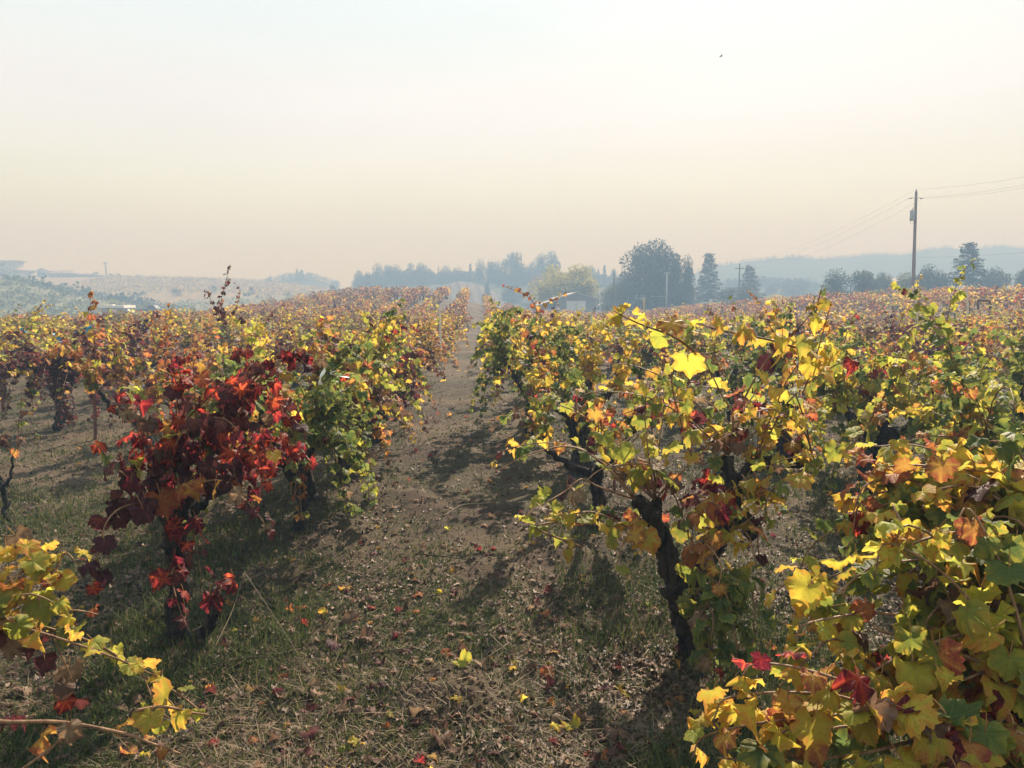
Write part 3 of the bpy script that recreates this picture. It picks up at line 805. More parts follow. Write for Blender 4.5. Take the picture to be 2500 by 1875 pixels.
# bottom left: long canes of the vine beside the camera
b3 = loc_at(-1.75, 2.1)
r3 = empty('grapevine', b3, 'grapevine beside the camera sending long brown canes with yellow leaves into the lower left corner', 'grapevine', GRP)
v3 = Vine(14, 'yellow')
v3.trunk.append((v3.gnarl([(0, 0, -.05), (.02, .0, .3), (0, .02, .6)], .01), np.full(11, .085)))
C3 = lambda pts, pal='yellow', mat=None, **k: C(pts, pal, mat, vv=v3, rr=r3, **k)
for b_ in ((-160, 1500, 2.2), (-150, 1740, 2.1), (-420, 1450, 2.2)):
    v3.arms.append((v3.gnarl(np.vstack([[0, 0, .55], [-.05, .03, .66], rel(r3, [b_])]), .005), np.linspace(.06, .025, 11)))
K3 = dict(sp=.065, ls=.06)
C3([(-160, 1500, 2.2), (0, 1530, 2.35), (120, 1535, 2.4), (250, 1580, 2.45), (350, 1650, 2.5), (430, 1690, 2.5), (500, 1745, 2.5)], 'yellow', LIME, r=.007, **K3)
C3([(-160, 1500, 2.2), (40, 1530, 2.3), (180, 1570, 2.35), (290, 1610, 2.4), (380, 1650, 2.45)], 'yellow', YEL, r=.006, **K3)
C3([(-150, 1740, 2.1), (0, 1762, 2.1), (150, 1763, 2.15), (300, 1790, 2.2), (370, 1815, 2.2), (440, 1840, 2.2)], 'orange', r=.0075, sp=.11, ls=.06)
C3([(190, 1770, 2.15), (120, 1830, 2.1), (50, 1880, 2.05), (10, 1910, 2.0)], 'orange', sp=.2, ls=.06, r=.006)
C3([(330, 1735, 2.2), (400, 1725, 2.25), (470, 1740, 2.3), (510, 1745, 2.3)], 'yellow', YEL, r=.006, sp=.07, ls=.06)
C3([(-160, 1500, 2.2), (0, 1450, 2.35), (60, 1380, 2.45), (80, 1330, 2.5)], 'yellow', YEL, sp=.05, ls=.062)
C3([(-100, 1480, 2.3), (60, 1470, 2.4), (130, 1400, 2.5), (160, 1350, 2.55), (190, 1380, 2.5)], 'yellow', YEL, sp=.05, ls=.055)
C3([(-160, 1500, 2.2), (-20, 1560, 2.3), (60, 1600, 2.35), (90, 1560, 2.35)], 'wine', sp=.05, ls=.065)
C3([(0, 1530, 2.35), (90, 1500, 2.4), (180, 1490, 2.45), (240, 1500, 2.5)], 'gold', sp=.06, ls=.06)
C3([(120, 1535, 2.4), (150, 1600, 2.4), (180, 1680, 2.4), (170, 1760, 2.4)], 'wine', WINE, sp=.05, ls=.06, r=.003)
C3([(-160, 1500, 2.2), (-40, 1400, 2.4), (40, 1330, 2.5), (100, 1340, 2.5), (130, 1420, 2.5)], 'yellow', YEL, sp=.035, ls=.06)
C3([(-100, 1500, 2.25), (20, 1420, 2.4), (110, 1370, 2.5), (150, 1440, 2.5)], 'lime', LIME, sp=.04, ls=.06)
C3([(-160, 1500, 2.2), (-30, 1480, 2.3), (70, 1450, 2.35), (150, 1480, 2.4)], 'gold', sp=.04, ls=.062)
C3([(350, 1650, 2.5), (380, 1720, 2.45), (420, 1760, 2.4)], 'lime', LIME, sp=.045, ls=.062, r=.003)
v3.emit_full(r3, 200)

# standard near vines: (x, y, palette, options, label)
NEAR = [
    (LEFT0 + .02, 5.85, 'green', dict(ncanes=84, clen=1.0, droop=2.4, h=.60, r0=.05), 'green and yellow leaved grapevine standing right behind the bright red vine'),
    (LEFT0 + .08, 7.5, 'gold', dict(ncanes=27, clen=.9, h=.58, r0=.085, narms=3), 'golden grapevine on a thick black forked trunk left of the path'),
    (LEFT0 + .1, 9.6, 'orange', dict(ncanes=28, clen=.95, h=.55, r0=.085), 'orange and yellow grapevine left of the path between two greener golden ones'),
    (LEFT0, 11.5, 'gold', dict(ncanes=28, clen=.95, h=.55, r0=.08), 'golden leaved grapevine with bare black arms at the left edge of the path'),
    (LEFT0 - .05, 6.7, 'yellow', dict(ncanes=34, clen=1.0, droop=1.5, h=.62, r0=.05), 'yellow grapevine squeezed between the green one and the thick black forked trunk'),
    (LEFT0 + .02, 8.6, 'lime', dict(ncanes=34, clen=1.0, droop=1.4, h=.62, r0=.05), 'yellow green grapevine just behind the thick black forked trunk left of the path'),
    (LEFT0 + .02, 10.6, 'gold', dict(ncanes=32, clen=.95, droop=1.3, h=.6, r0=.05), 'low golden grapevine filling the gap before the bare black arms left of the path'),
    (RIGHT0 - .15, 5.75, 'mixed', dict(ncanes=16, clen=.8, h=.55, r0=.05), 'thin yellow and red leaved grapevine behind the black forked vine'),
    (RIGHT0, 7.7, 'mixed', dict(ncanes=28, clen=.95, h=.72, r0=.10), 'thick black trunked grapevine with mixed leaves right of the path'),
    (RIGHT0 - .42, 9.3, 'green', dict(ncanes=52, clen=1.15, droop=1.9, h=.75, spacing=.042), 'dense green grapevine hanging down to the right edge of the dirt path'),
    (RIGHT0 - .15, 11.4, 'lime', dict(ncanes=40, clen=1.0, droop=1.5, h=.7), 'yellow green grapevine just behind the dense green one right of the path'),
    (3.35, 4.5, 'green', dict(ncanes=40, clen=1.1, droop=1.4, h=.65), 'green and yellow grapevine at the right edge behind the large foreground leaves'),
    (3.4, 6.4, 'lime', dict(ncanes=44, clen=1.15, droop=1.5, h=.7, r0=.085), 'yellow green grapevine with arching bare canes in the second right row'),
    (3.45, 8.3, 'green', dict(ncanes=44, clen=1.1, droop=1.5, h=.72, r0=.09), 'green grapevine with a gnarled black trunk in the second row right of the path'),
    (3.4, 10.2, 'mixed', dict(ncanes=36, clen=1.0, droop=1.3, h=.7), 'mixed green and orange grapevine behind the gnarled one in the second right row'),
    (5.3, 7.2, 'green', dict(ncanes=42, clen=1.1, droop=1.5, h=.7), 'dark green grapevine with red leaves at its right side, nearest of the third right row'),
    (-3.75, 6.2, 'rust', dict(ncanes=8, clen=.6, h=.32, r0=.02, narms=2, spread=.12, spacing=.14, lsize=.05), 'young thin grapevine with few leaves on open ground at the left edge'),
    (-5.75, 10.7, 'wine', dict(ncanes=52, clen=1.0, droop=2.6, h=.62, r0=.07), 'dark wine red grapevine standing alone on open ground at left'),
    (-3.7, 8.6, 'yellow', dict(ncanes=22, clen=.85, droop=1.1, h=.55, r0=.06), 'small yellow and green grapevine in the second left row behind the red vine'),
]
NEARPOS = [(a[0], a[1]) for a in NEAR]
for i, (x, y, pal, opt, lab) in enumerate(NEAR):
    rt = empty('grapevine', loc_at(x, y), lab, 'grapevine', GRP)
    w = Vine({0: 40, 1: 41, 2: 42, 3: 43, 4: 80, 5: 81, 6: 82}.get(i, 37 + i), pal)
    opt = dict(opt); opt['h'] = opt['h'] - (.08 if opt['h'] > .5 else 0); opt['droop'] = opt.get('droop', 1.2) * .78; w.standard(**opt)
    if i in (9, 10): w.sq = np.array([.85, 1.1, 1.0])
    if i in (0, 11): w.sq = np.array([.72, 1.0, 1.0])
    if i == 17: w.sq = np.array([.75, .9, 1.0])
    w.emit_full(rt, 140 if y > 8 else 210)

# --- shared vines for the middle distance ------------------------------------------------
PROTO = {}
for pi, pal in enumerate(['green', 'lime', 'yellow', 'gold', 'orange', 'rust', 'wine', 'red', 'mixed']):
    for k in range(3 if pal in ('orange', 'gold', 'rust', 'wine', 'mixed') else 2):
        w = Vine(500 + pi * 10 + k, pal)
        w.standard(ncanes=42, narms=4, clen=.98, h=.50, r0=.07, droop=1.0, spacing=.044, lsize=.064, spread=.34)
        tm = w.trunk_mb()
        for P, r in w.arms: tm.tube(P[::2], r[::2], 6, 0, .5, .2, w.rng)
        cm = MB()
        for P, r in w.canes: cm.tube(P[::2], r[::2] * 1.2, 3, 0, .5, cap=False)
        fm = w.foliage_mb(np.arange(len(w.leaves)), LO)
        PROTO.setdefault(pal, []).append((tm.mesh('trunk', [BARK]), cm.mesh('canes', [CANE]), fm.mesh('foliage', LEAF, True, True)))

rngv = np.random.default_rng(77)
cells = []
for side, x0 in (('left', LEFT0), ('right', RIGHT0)):
    for r in range(60):
        x = x0 + (-1 if side == 'left' else 1) * r * ROW_S
        for k in range(52):
            y = 3.9 + k * DS if side == 'left' else 3.75 + k * DS
            y += (r % 2) * 0.3
            u = x / y
            if u < -.80 or u > .88 or y > 97: continue
            cells.append((x, y, side, r, k))
def near_taken(x, y, side, r):
    if r == 0 and y < 12.6: return True
    if side == 'right' and r == 1 and y < 11.3: return True
    if side == 'right' and r == 2 and y < 8.2: return True
    if side == 'left' and r == 1 and y < 9.6: return True
    if side == 'left' and r == 2 and y < 12.6: return True
    if side == 'left' and r == 3 and y < 13.0: return True
    return False
cells = [c for c in cells if not near_taken(*c[:4])]
cells.sort(key=lambda c: math.hypot(c[0], c[1]))
def pick_pal(x, y, side):
    f = float(fbm(np.array([x * .16 + 5]), np.array([y * .16]), 41, 3)[0]) + rngv.normal(0, .11)
    if y < 20 and side == 'right':
        seq = ['green', 'lime', 'mixed', 'mixed', 'yellow', 'gold', 'orange']
    elif y < 32 and side == 'right':
        seq = ['lime', 'yellow', 'mixed', 'gold', 'orange', 'rust', 'wine']
    elif y < 24:
        seq = ['lime', 'yellow', 'gold', 'gold', 'orange', 'orange', 'rust']
    else:
        seq = ['gold', 'orange', 'orange', 'rust', 'orange', 'rust', 'wine']
    if rngv.random() < .012 and y < 40: return 'red'
    return seq[int(np.clip((f - .22) / .56, 0, .999) * len(seq))]
usedlab = set()
rowcount = {}
NMID = 282
far = []
for n_, (x, y, side, r, k) in enumerate(cells):
    jx, jy = rngv.normal(0, .10), rngv.normal(0, .14)
    if rngv.random() < .05 and n_ > 20: continue
    pal = pick_pal(x, y, side)
    if n_ >= NMID:
        far.append((x + jx, y + jy, pal)); continue
    rowcount[(side, r)] = rowcount.get((side, r), 0) + 1
    me = PROTO[pal][rngv.integers(0, len(PROTO[pal]))]
    if y < 26:
        lab = f"{LOOK[pal]} grapevine in the {NTH[min(r, 19)]} row {side} of the dirt path, {NTH[min(rowcount[(side, r)] - 1 + {('left', 0): 8, ('right', 0): 5, ('right', 1): 4, ('right', 2): 1, ('left', 1): 2, ('left', 2): 1}.get((side, r), 0), 19)]} back"
        grp = GRP
    else:
        lab = f"hazy {LOOK[pal]} grapevine far back in the vineyard {side} of the dirt path"
        grp = f'far {LOOK[pal]} grapevines {side} of the path'
    rt = empty('grapevine', loc_at(x + jx, y + jy), lab, 'grapevine', grp, rz=rngv.choice([0, math.pi]) + rngv.normal(0, .12))
    s = rngv.uniform(.86, 1.08); sz_ = s * (.98 if y < 20 else .90); rt.scale = (s * rngv.uniform(.95, 1.15), s * rngv.uniform(.95, 1.15), sz_)
    link('trunk', me[0], rt)
    o = link('canes', me[1], rt); o['kind'] = 'stuff'
    o = link('foliage', me[2], rt); o['kind'] = 'stuff'

# --- the rest of the field: one mass -----------------------------------------------------
fx = np.array([f[0] for f in far]); fy = np.array([f[1] for f in far]); fz = terrain(fx, fy)
fb = MB(); tb = MB()
NQ = 130
N = len(far)
th = rngv.uniform(0, 6.28, (N, NQ)); rr = np.sqrt(rngv.uniform(0.02, 1, (N, NQ))) * .78
zz = .25 + 1.15 * rngv.beta(1.7, 1.5, (N, NQ)); rr = rr * np.sin(np.clip((zz - .2) / 1.3, 0, 1) * 2.6) ** .5
hsc = rngv.uniform(.85, 1.15, (N, 1))
P = np.stack([fx[:, None] + .62 * rr * np.cos(th), fy[:, None] + rr * np.sin(th), fz[:, None] + zz * hsc], -1).reshape(-1, 3)
ax = rngv.normal(0, 1, P.shape); nm = rngv.normal(0, 1, P.shape) + (0, 0, .8)
Ms = frames(ax, nm) * rngv.uniform(.07, .13, len(P))[:, None, None]
pals = np.array([PAL[f[2]] for f in far]); pals = pals / pals.sum(1)[:, None] * .55
for i_ in range(N): pals[i_, rngv.choice(7, p=np.array(PAL[far[i_][2]]) / sum(PAL[far[i_][2]]))] += .45
cum = np.repeat(pals.cumsum(1), NQ, 0); mts = (rngv.random(len(P))[:, None] > cum).sum(1).clip(0, 6)
fb.inst(QUAD, Ms, P, rngv.random(len(P)), mts)
o = fb.build('distant_vines', LEAF, None, True, True)
tag(o, 'far rows of rusty orange and purple vines fading into haze', 'vines', kind='stuff')
for a, b, c in zip(fx, fy, fz):
    tb.tube([(a, b, c - .1), (a + .05, b, c + .4), (a - .03, b, c + .8)], (.09, .08, .05), 4, cap=False)
o = tb.build('distant_vine_trunks', BARK)
tag(o, 'dark trunks of the far vine rows in haze', 'vine trunks', kind='stuff')

# tall dark shoot above the left rows and other shoots that stand above the rows
def shoot(pts, pal, mat, label, ls=.05, sp=.06, r=.006, d=None):
    o0 = at(*pts[0]); root = empty('vine_shoot', o0, label, 'vine shoot', 'shoots standing above the rows')
    w = Vine(abs(hash(label)) % 1 + int(pts[0][0]), pal)
    w.cane(catmull(rel(root, pts), 6), sp, ls, pal, mat, r)
    P, rr_ = w.canes[0]
    b = MB(); b.tube(P, rr_, 5); b.build('cane', CANE, root)
    pos, ax, nm, sz, mt, rn = w.arrays(); Ms = frames(ax, nm) * sz[:, None, None]
    for i in range(len(pos)):
        M = Matrix(Ms[i].tolist()).to_4x4(); M.translation = Vector(pos[i].tolist())
        link('leaf', leaf_mesh(int(w.rng.integers(0, 12)), int(mt[i])), root, M)
    return root
shoot([(545, 800, 11), (540, 740, 11), (548, 700, 11), (562, 645, 11)], 'wine', WINE, 'tall dark brown leafed shoot rising highest above the left rows', .055, .035, .007)
shoot([(545, 790, 10.9), (520, 745, 10.9), (505, 710, 10.9), (498, 730, 10.9)], 'wine', WINE, 'short dark leafed shoot curving left beside the tallest shoot', .05, .045)
shoot([(560, 790, 11.1), (578, 745, 11.1), (586, 710, 11.1), (570, 690, 11.1)], 'rust', DRY, 'thin dry leafed shoot bending right beside the tallest shoot', .05, .06)
shoot([(640, 800, 10), (660, 770, 10), (680, 750, 10), (698, 745, 10)], 'wine', WINE, 'low dark shoot leaning right above the left rows', .045, .04)
shoot([(610, 860, 8.6), (625, 820, 8.5), (590, 790, 8.4), (580, 775, 8.3)], 'lime', LIME, 'yellow green shoot with large leaves above the red vine', .085, .06)
shoot([(625, 900, 8.4), (640, 850, 8.4), (650, 830, 8.4), (630, 800, 8.4)], 'yellow', YEL, 'yellow shoot standing behind the red vine', .085, .06)
shoot([(1312, 765, 9), (1300, 735, 8.9), (1270, 712, 8.8), (1230, 700, 8.7)], 'orange', ORA, 'orange leafed shoot arching left above the right row', .05, .04)
shoot([(1310, 760, 9.5), (1345, 735, 9.4), (1370, 722, 9.3), (1385, 715, 9.2)], 'gold', ORA, 'short orange shoot in front of the barn roof', .045, .045)
shoot([(1985, 790, 5.5), (1995, 750, 5.4), (2003, 715, 5.3), (2010, 695, 5.3)], 'green', GREEN, 'green shoot rising in front of the dark trees', .05, .04)
shoot([(1880, 770, 12), (1860, 745, 12), (1840, 725, 12), (1826, 712, 12)], 'orange', ORA, 'dry orange shoot leaning left before the far trees', .05, .05)
shoot([(2247, 760, 14), (2243, 720, 14), (2240, 690, 14), (2250, 672, 14)], 'gold', YEL, 'yellow leafed shoot beside the tall wooden utility pole', .055, .07)
shoot([(2060, 840, 8), (2075, 790, 8), (2090, 760, 8)], 'yellow', LIME, 'lime shoot above the right rows', .06, .05)
shoot([(2190, 830, 8.5), (2200, 780, 8.5), (2225, 745, 8.5)], 'yellow', YEL, 'yellow shoot standing above the right rows', .06, .05)

# ------------------------------------------------------------------ stakes, ribbons, posts
def stake(px, py0, py1, d, mat, name, label, w=.018, lean=0, cat='stake', group='stakes among the vines'):
    a, b = at(px, py1, d), at(px + lean, py0, d)
    root = None
    m = MB(); m.tube(catmull([a - (0, 0, .0), (a + b) / 2 + (.006, 0, 0), b], 3) - a, w, 5, 0, .5, .08, np.random.default_rng(int(px)))
    o = m.build(name, mat, None, False, loc=a)
    tag(o, label, cat, group)
def fit_ground(px, d):
    """pixel row of the ground under px at distance d"""
    x = at(px, 900, d)[0]; z = float(terrain(x, d))
    lo, hi = 500, 3000
    for _ in range(30):
        m_ = (lo + hi) / 2
        if at(px, m_, d)[2] > z - .05: lo = m_
        else: hi = m_
    return lo
STK = [
    (738, 1165, 6.15, RUST, 'rusty_stake', 'rusty stake left of the path behind the bright red vine', .016),
    (232, 960, 9.8, RUST, 'rusty_stake', 'rusty stake on open ground beside the dark wine red vine', .02),
    (7, 890, 12.4, RUST, 'rusty_stake', 'tall rusty stake at the left edge of the open ground', .022),
    (1500, 1085, 6.9, RUST, 'rusty_stake', 'thin rusty stake between the black forked vine and the thick trunked vine', .014),
    (446, 1200, 4.1, RUST, 'rusty_stake', 'dark rusty stake hidden behind the bright red vine', .014),
    (74, 863, 14.5, RUST, 'rusty_stake', 'thin rusty stake carrying the navy blue ribbon at left', .016),
    (265, 845, 15.5, RUST, 'rusty_stake', 'rusty stake beside a black trunk in the back left rows', .02),
    (367, 782, 16, PALEWOOD, 'wooden_stake', 'pale wooden stake standing above the left rows, tallest of them', .024),
    (749, 803, 17, PALEWOOD, 'wooden_stake', 'pale wooden stake between the red vine and the path', .022),
    (656, 782, 19, PALEWOOD, 'wooden_stake', 'pale wooden stake beside the low dark shoot', .022),
    (797, 765, 27, PALEWOOD, 'wooden_stake', 'small pale stake below the sloping vineyard at centre left', .03),
    (885, 757, 33, PALEWOOD, 'wooden_stake', 'small pale stake near the scarlet vine at centre left', .03),
    (758, 739, 38, PALEWOOD, 'wooden_stake', 'leaning pale stake at the foot of the far hillside', .035),
    (910, 761, 33, PALEWOOD, 'wooden_stake', 'small leaning pale stake just right of the scarlet vine', .03),
    (1078, 754, 17, PALEWOOD, 'wooden_stake', 'curved white stake in the first row left of the path', .022),
    (1200, 752, 26, PALEWOOD, 'wooden_stake', 'thin white stake in the rows right of the path, farthest', .026),
    (1172, 782, 19, PALEWOOD, 'wooden_stake', 'leaning white stake at the edge of the path', .02),
    (1203, 784, 17, PALEWOOD, 'wooden_stake', 'white stake in the first row right of the path', .02),
    (1321, 765, 11, PALEWOOD, 'wooden_stake', 'thick white stake in front of the barn', .026),
    (1442, 757, 20, PALEWOOD, 'wooden_stake', 'leaning white stake below the barn door', .024),
    (1568, 729, 16, PALEWOOD, 'wooden_stake', 'pale stake in front of the large dark tree', .022),
    (1848, 798, 9, GREYWOOD, 'wooden_post', 'weathered grey post among the right rows', .032),
    (2364, 696, 32, PALEWOOD, 'wooden_stake', 'white stake on the rise below the tall conifer', .035),
    (2239, 685, 30, PALEWOOD, 'wooden_stake', 'leaning white stake just right of the tall utility pole', .04),
    (2170, 728, 25, PALEWOOD, 'wooden_stake', 'short white stake left of the tall utility pole', .03),
]
for px, py0, d, mat, nm_, lab, w in STK:
    stake(px, py0, fit_ground(px, d), d, mat, nm_, lab, w, lean=random.Random(int(px)).uniform(-6, 6) if mat is PALEWOOD else -3)

def ribbon(px, py0, py1, d, mat, label, w=.03, sway=.05):
    a, b = at(px, py1, d), at(px, py0, d)
    n = 8; m = MB(); rg = np.random.default_rng(int(px + py0))
    t = np.linspace(0, 1, n)[:, None]
    P = (b - a) * (1 - t) + np.array([sway, .02, 0]) * np.sin(t * 4 + px)
    side = np.stack([np.cos(t[:, 0] * 5 + px), np.sin(t[:, 0] * 5 + px), np.zeros(n)], -1) * w * .5
    thick = np.array([0, .0015, 0])
    V = np.concatenate([P - side + thick, P + side + thick, P - side - thick, P + side - thick])
    F = []
    for i in range(n - 1):
        F += [(i, n + i, n + i + 1), (i, n + i + 1, i + 1), (2 * n + i, 3 * n + i + 1, 3 * n + i), (2 * n + i, 2 * n + i + 1, 3 * n + i + 1)]
    m.add(V, F); o = m.build('ribbon', mat, None, True, loc=a)
    tag(o, label, 'ribbon', 'ribbons tied on vines')
BLUE = plain('blue_tape', (.03, .30, .50), .5); NAVY = plain('navy_tape', (.03, .05, .16), .5); WHITE_T = plain('white_tape', (.75, .74, .70), .6)
ribbon(143, 814, 848, 10.0, BLUE, 'bright blue ribbon hanging lowest, tied to a vine at left', .07)
ribbon(208, 783, 812, 10.4, BLUE, 'twisted bright blue ribbon on a leaning cane, upper of the pair at left', .045, .12)
ribbon(222, 790, 820, 10.3, BLUE, 'bright blue ribbon hanging just right of the twisted one', .06)
ribbon(76, 863, 895, 14.4, NAVY, 'navy blue ribbon on the thin stake at left', .05)
ribbon(355, 793, 808, 12, NAVY, 'small navy ribbon beside the tallest pale stake', .07)
ribbon(60, 800, 812, 13, BLUE, 'tiny blue ribbon farthest left in the back rows', .06)
ribbon(787, 898, 938, 4.3, WHITE_T, 'white ribbon hanging from a red leafed cane', .022, .01)
ribbon(833, 905, 925, 4.6, WHITE_T, 'short white ribbon lying across orange leaves beside the hanging one', .03, .06)

# black pipe frame on the rise
a = at(2384, 734, 30); fr = empty('pipe_frame', a, 'low black pipe frame standing on the rise at right', 'pipe frame')
m = MB(); m.tube([at(2388, 734, 30) - a, at(2417, 734, 30) - a], .045, 6); m.build('top_bar', RUST, fr)
for px in (2388, 2417):
    m = MB(); m.tube([at(px, 734.5, 30) - a, at(px, 756, 30) - a], .04, 6); m.build('leg', RUST, fr)

# ------------------------------------------------------------------ ground cover
def scatter_xy(n, ymin, ymax, power, seed, umin=-.78, umax=.85):
    g_ = np.random.default_rng(seed)
    t = g_.random(n); y = (ymin ** (1 - power) * (1 - t) + ymax ** (1 - power) * t) ** (1 / (1 - power))
    x = g_.uniform(umin, umax, n) * y
    return x, y, g_

def grass_dens(x, y):
    lane = S(-1.7, -.75, x) * (1 - S(.5, 1.3, x))
    d = S(.40, .60, fbm(x * .9, y * .9, 61, 4)) * (.6 + .4 * (1 - lane)) + .25 * S(.5, .65, fbm(x * 3, y * 3, 63, 2))
    return np.clip(d + .12, 0, 1) * (1 - .9 * mound_mask(x, y))

x, y, g_ = scatter_xy(300000, 2.0, 19, 1.75, 5)
keep = g_.random(len(x)) < grass_dens(x, y); x, y = x[keep], y[keep]
# bunch the blades into tufts
k = g_.integers(0, len(x), len(x)); x2 = x[k] + g_.normal(0, .022, len(x)) * (1 + y / 10); y2 = y[k] + g_.normal(0, .022, len(x)) * (1 + y / 10)
z2 = gz(x2, y2)
BL = (np.array([[0, -.5, 0], [0, .5, 0], [.12, .32, .6], [.12, -.32, .6], [.45, 0, 1.0]], float), np.array([[0, 1, 2], [0, 2, 3], [3, 2, 4]]),
      np.zeros((5, 2)), np.zeros(5))
n = len(x2)
shade = 1 - S(-1.9, -1.0, x2) * (1 - S(.6, 1.2, x2))
hgt = g_.uniform(.010, .032, n) * (1 + 1.1 * shade * g_.random(n)); wid = g_.uniform(.0035, .008, n) * (1 + y2 * .10)
az = g_.uniform(0, 6.28, n); tilt = g_.normal(0, .45, n)
ca, sa = np.cos(az), np.sin(az)
Mx = np.zeros((n, 3, 3))
Mx[:, 0, 0] = ca * hgt; Mx[:, 1, 0] = sa * hgt
Mx[:, 0, 1] = -sa * wid; Mx[:, 1, 1] = ca * wid
Mx[:, 0, 2] = ca * tilt * hgt; Mx[:, 1, 2] = sa * tilt * hgt; Mx[:, 2, 2] = hgt
gb = MB(); gb.inst(BL, Mx, np.stack([x2, y2, z2 - .003], -1), np.clip(fbm(x2 * 1.2, y2 * 1.2, 9, 2) + g_.normal(0, .2, n), 0.02, .98), np.zeros(n, int))
o = gb.build('grass', GRASS); tag(o, 'short dull green grass tufts on the vineyard floor', 'grass', kind='stuff')
# longer soft grass under the vines
x, y, g_ = scatter_xy(90000, 2.4, 24, 1.6, 6)
inrow = np.minimum(np.abs(x - LEFT0), np.abs(x - RIGHT0)); inrow = np.minimum(inrow, np.abs(x - LEFT0 + ROW_S)); inrow = np.minimum(inrow, np.abs(x - RIGHT0 - ROW_S))
keep = (inrow < .45 + .2 * fbm(x, y, 3, 2)) & (g_.random(len(x)) < S(.42, .6, fbm(x * 1.3, y * 1.3, 15, 3)))
x, y = x[keep], y[keep]; n = len(x)
hgt = g_.uniform(.04, .12, n); wid = g_.uniform(.002, .005, n) * (1 + y * .12); az = g_.uniform(0, 6.28, n); tilt = g_.normal(0, .7, n); ca, sa = np.cos(az), np.sin(az)
Mx = np.zeros((n, 3, 3)); Mx[:, 0, 0] = ca * hgt; Mx[:, 1, 0] = sa * hgt; Mx[:, 0, 1] = -sa * wid; Mx[:, 1, 1] = ca * wid
Mx[:, 0, 2] = ca * tilt * hgt; Mx[:, 1, 2] = sa * tilt * hgt; Mx[:, 2, 2] = hgt
gb = MB(); gb.inst(BL, Mx, np.stack([x, y, gz(x, y) - .004], -1), np.clip(.45 + g_.normal(0, .25, n), 0.02, .98), np.zeros(n, int))
o = gb.build('tall_grass', GRASS); tag(o, 'soft longer grass growing along the feet of the vines', 'grass', kind='stuff')
x, y, g_ = scatter_xy(70000, 2.2, 20, 1.7, 16)
pt = S(.50, .62, fbm(x * .7 + 3, y * .7, 77, 4)) * (1 - .7 * np.exp(-((x + .1) / .5) ** 2)) + .8 * np.exp(-((x + 1.0) / .22) ** 2) * S(.4, .6, fbm(x, y * .6, 5, 2))
keep = g_.random(len(x)) < pt; x, y = x[keep], y[keep]; n = len(x)
hgt = g_.uniform(.025, .08, n); wid = g_.uniform(.0015, .0035, n) * (1 + y * .10); az = g_.uniform(0, 6.28, n); tilt = g_.normal(0, 1.5, n); ca, sa = np.cos(az), np.sin(az)
Mx = np.zeros((n, 3, 3)); Mx[:, 0, 0] = ca * hgt; Mx[:, 1, 0] = sa * hgt; Mx[:, 0, 1] = -sa * wid; Mx[:, 1, 1] = ca * wid
Mx[:, 0, 2] = ca * tilt * hgt; Mx[:, 1, 2] = sa * tilt * hgt; Mx[:, 2, 2] = hgt * .55
gb = MB(); gb.inst(BL, Mx, np.stack([x, y, gz(x, y) - .002], -1), np.clip(.5 + g_.normal(0, .28, n), 0.02, .98), np.zeros(n, int))
o = gb.build('dry_grass', STRAW); tag(o, 'flattened dry straw coloured grass beside the path', 'grass', kind='stuff')
# straw and twigs
x, y, g_ = scatter_xy(9000, 2.0, 14, 1.8, 7); n = len(x)
L = g_.uniform(.02, .10, n) * np.where(g_.random(n) < .05, 2.5, 1); az = g_.uniform(0, 6.28, n); ca, sa = np.cos(az), np.sin(az); w_ = g_.uniform(.0015, .0035, n) * (1 + y * .06)
TW = (np.array([[-.5, -.5, 0], [-.5, .5, 0], [0, -.5, 1], [0, .5, 1], [.5, -.5, .2], [.5, .5, .2]], float), np.array([[0, 1, 3], [0, 3, 2], [2, 3, 5], [2, 5, 4]]), np.zeros((6, 2)), np.zeros(6))
Mx = np.zeros((n, 3, 3)); Mx[:, 0, 0] = ca * L; Mx[:, 1, 0] = sa * L; Mx[:, 2, 0] = g_.normal(0, .15, n) * L
Mx[:, 0, 1] = -sa * w_; Mx[:, 1, 1] = ca * w_; Mx[:, 2, 2] = g_.uniform(.002, .012, n)
sb = MB(); sb.inst(TW, Mx, np.stack([x, y, gz(x, y) + .006], -1), g_.random(n), np.zeros(n, int))
o = sb.build('straw', STRAW); tag(o, 'scattered dry straw stems and thin twigs on the soil', 'straw', kind='stuff')
# leaf litter: crumpled brown bits, denser close to the vines and at the lower right
x, y, g_ = scatter_xy(60000, 1.9, 14, 1.85, 8)
lane = np.exp(-((x + .1) / .55) ** 2)
keep = (g_.random(len(x)) < (.25 + .75 * (1 - lane)) * (.35 + .65 * S(.4, .6, fbm(x * 1.5, y * 1.5, 91, 3)))) & (g_.random(len(x)) > mound_mask(x, y) * .85)
x, y = x[keep], y[keep]; n = len(x)
ax = np.stack([g_.normal(0, 1, n), g_.normal(0, 1, n), g_.normal(0, .35, n)], -1); nm = np.stack([g_.normal(0, .5, n), g_.normal(0, .5, n), np.ones(n)], -1)
Mx = frames(ax, nm) * (g_.uniform(.009, .032, n))[:, None, None]
lb = MB(); vv_ = g_.integers(0, 6, n)
CURLED = [leaf_template(700 + i, False, 1.2 + .15 * i) for i in range(6)]
for k in range(6):
    q = vv_ == k; lb.inst(CURLED[k], Mx[q], np.stack([x, y, gz(x, y) + .008], -1)[q], g_.beta(1.6, 2.2, n)[q], np.zeros(q.sum(), int))
o = lb.build('leaf_litter', LITTER); tag(o, 'crumbled brown leaf litter strewn over the vineyard soil', 'leaf litter', kind='stuff')
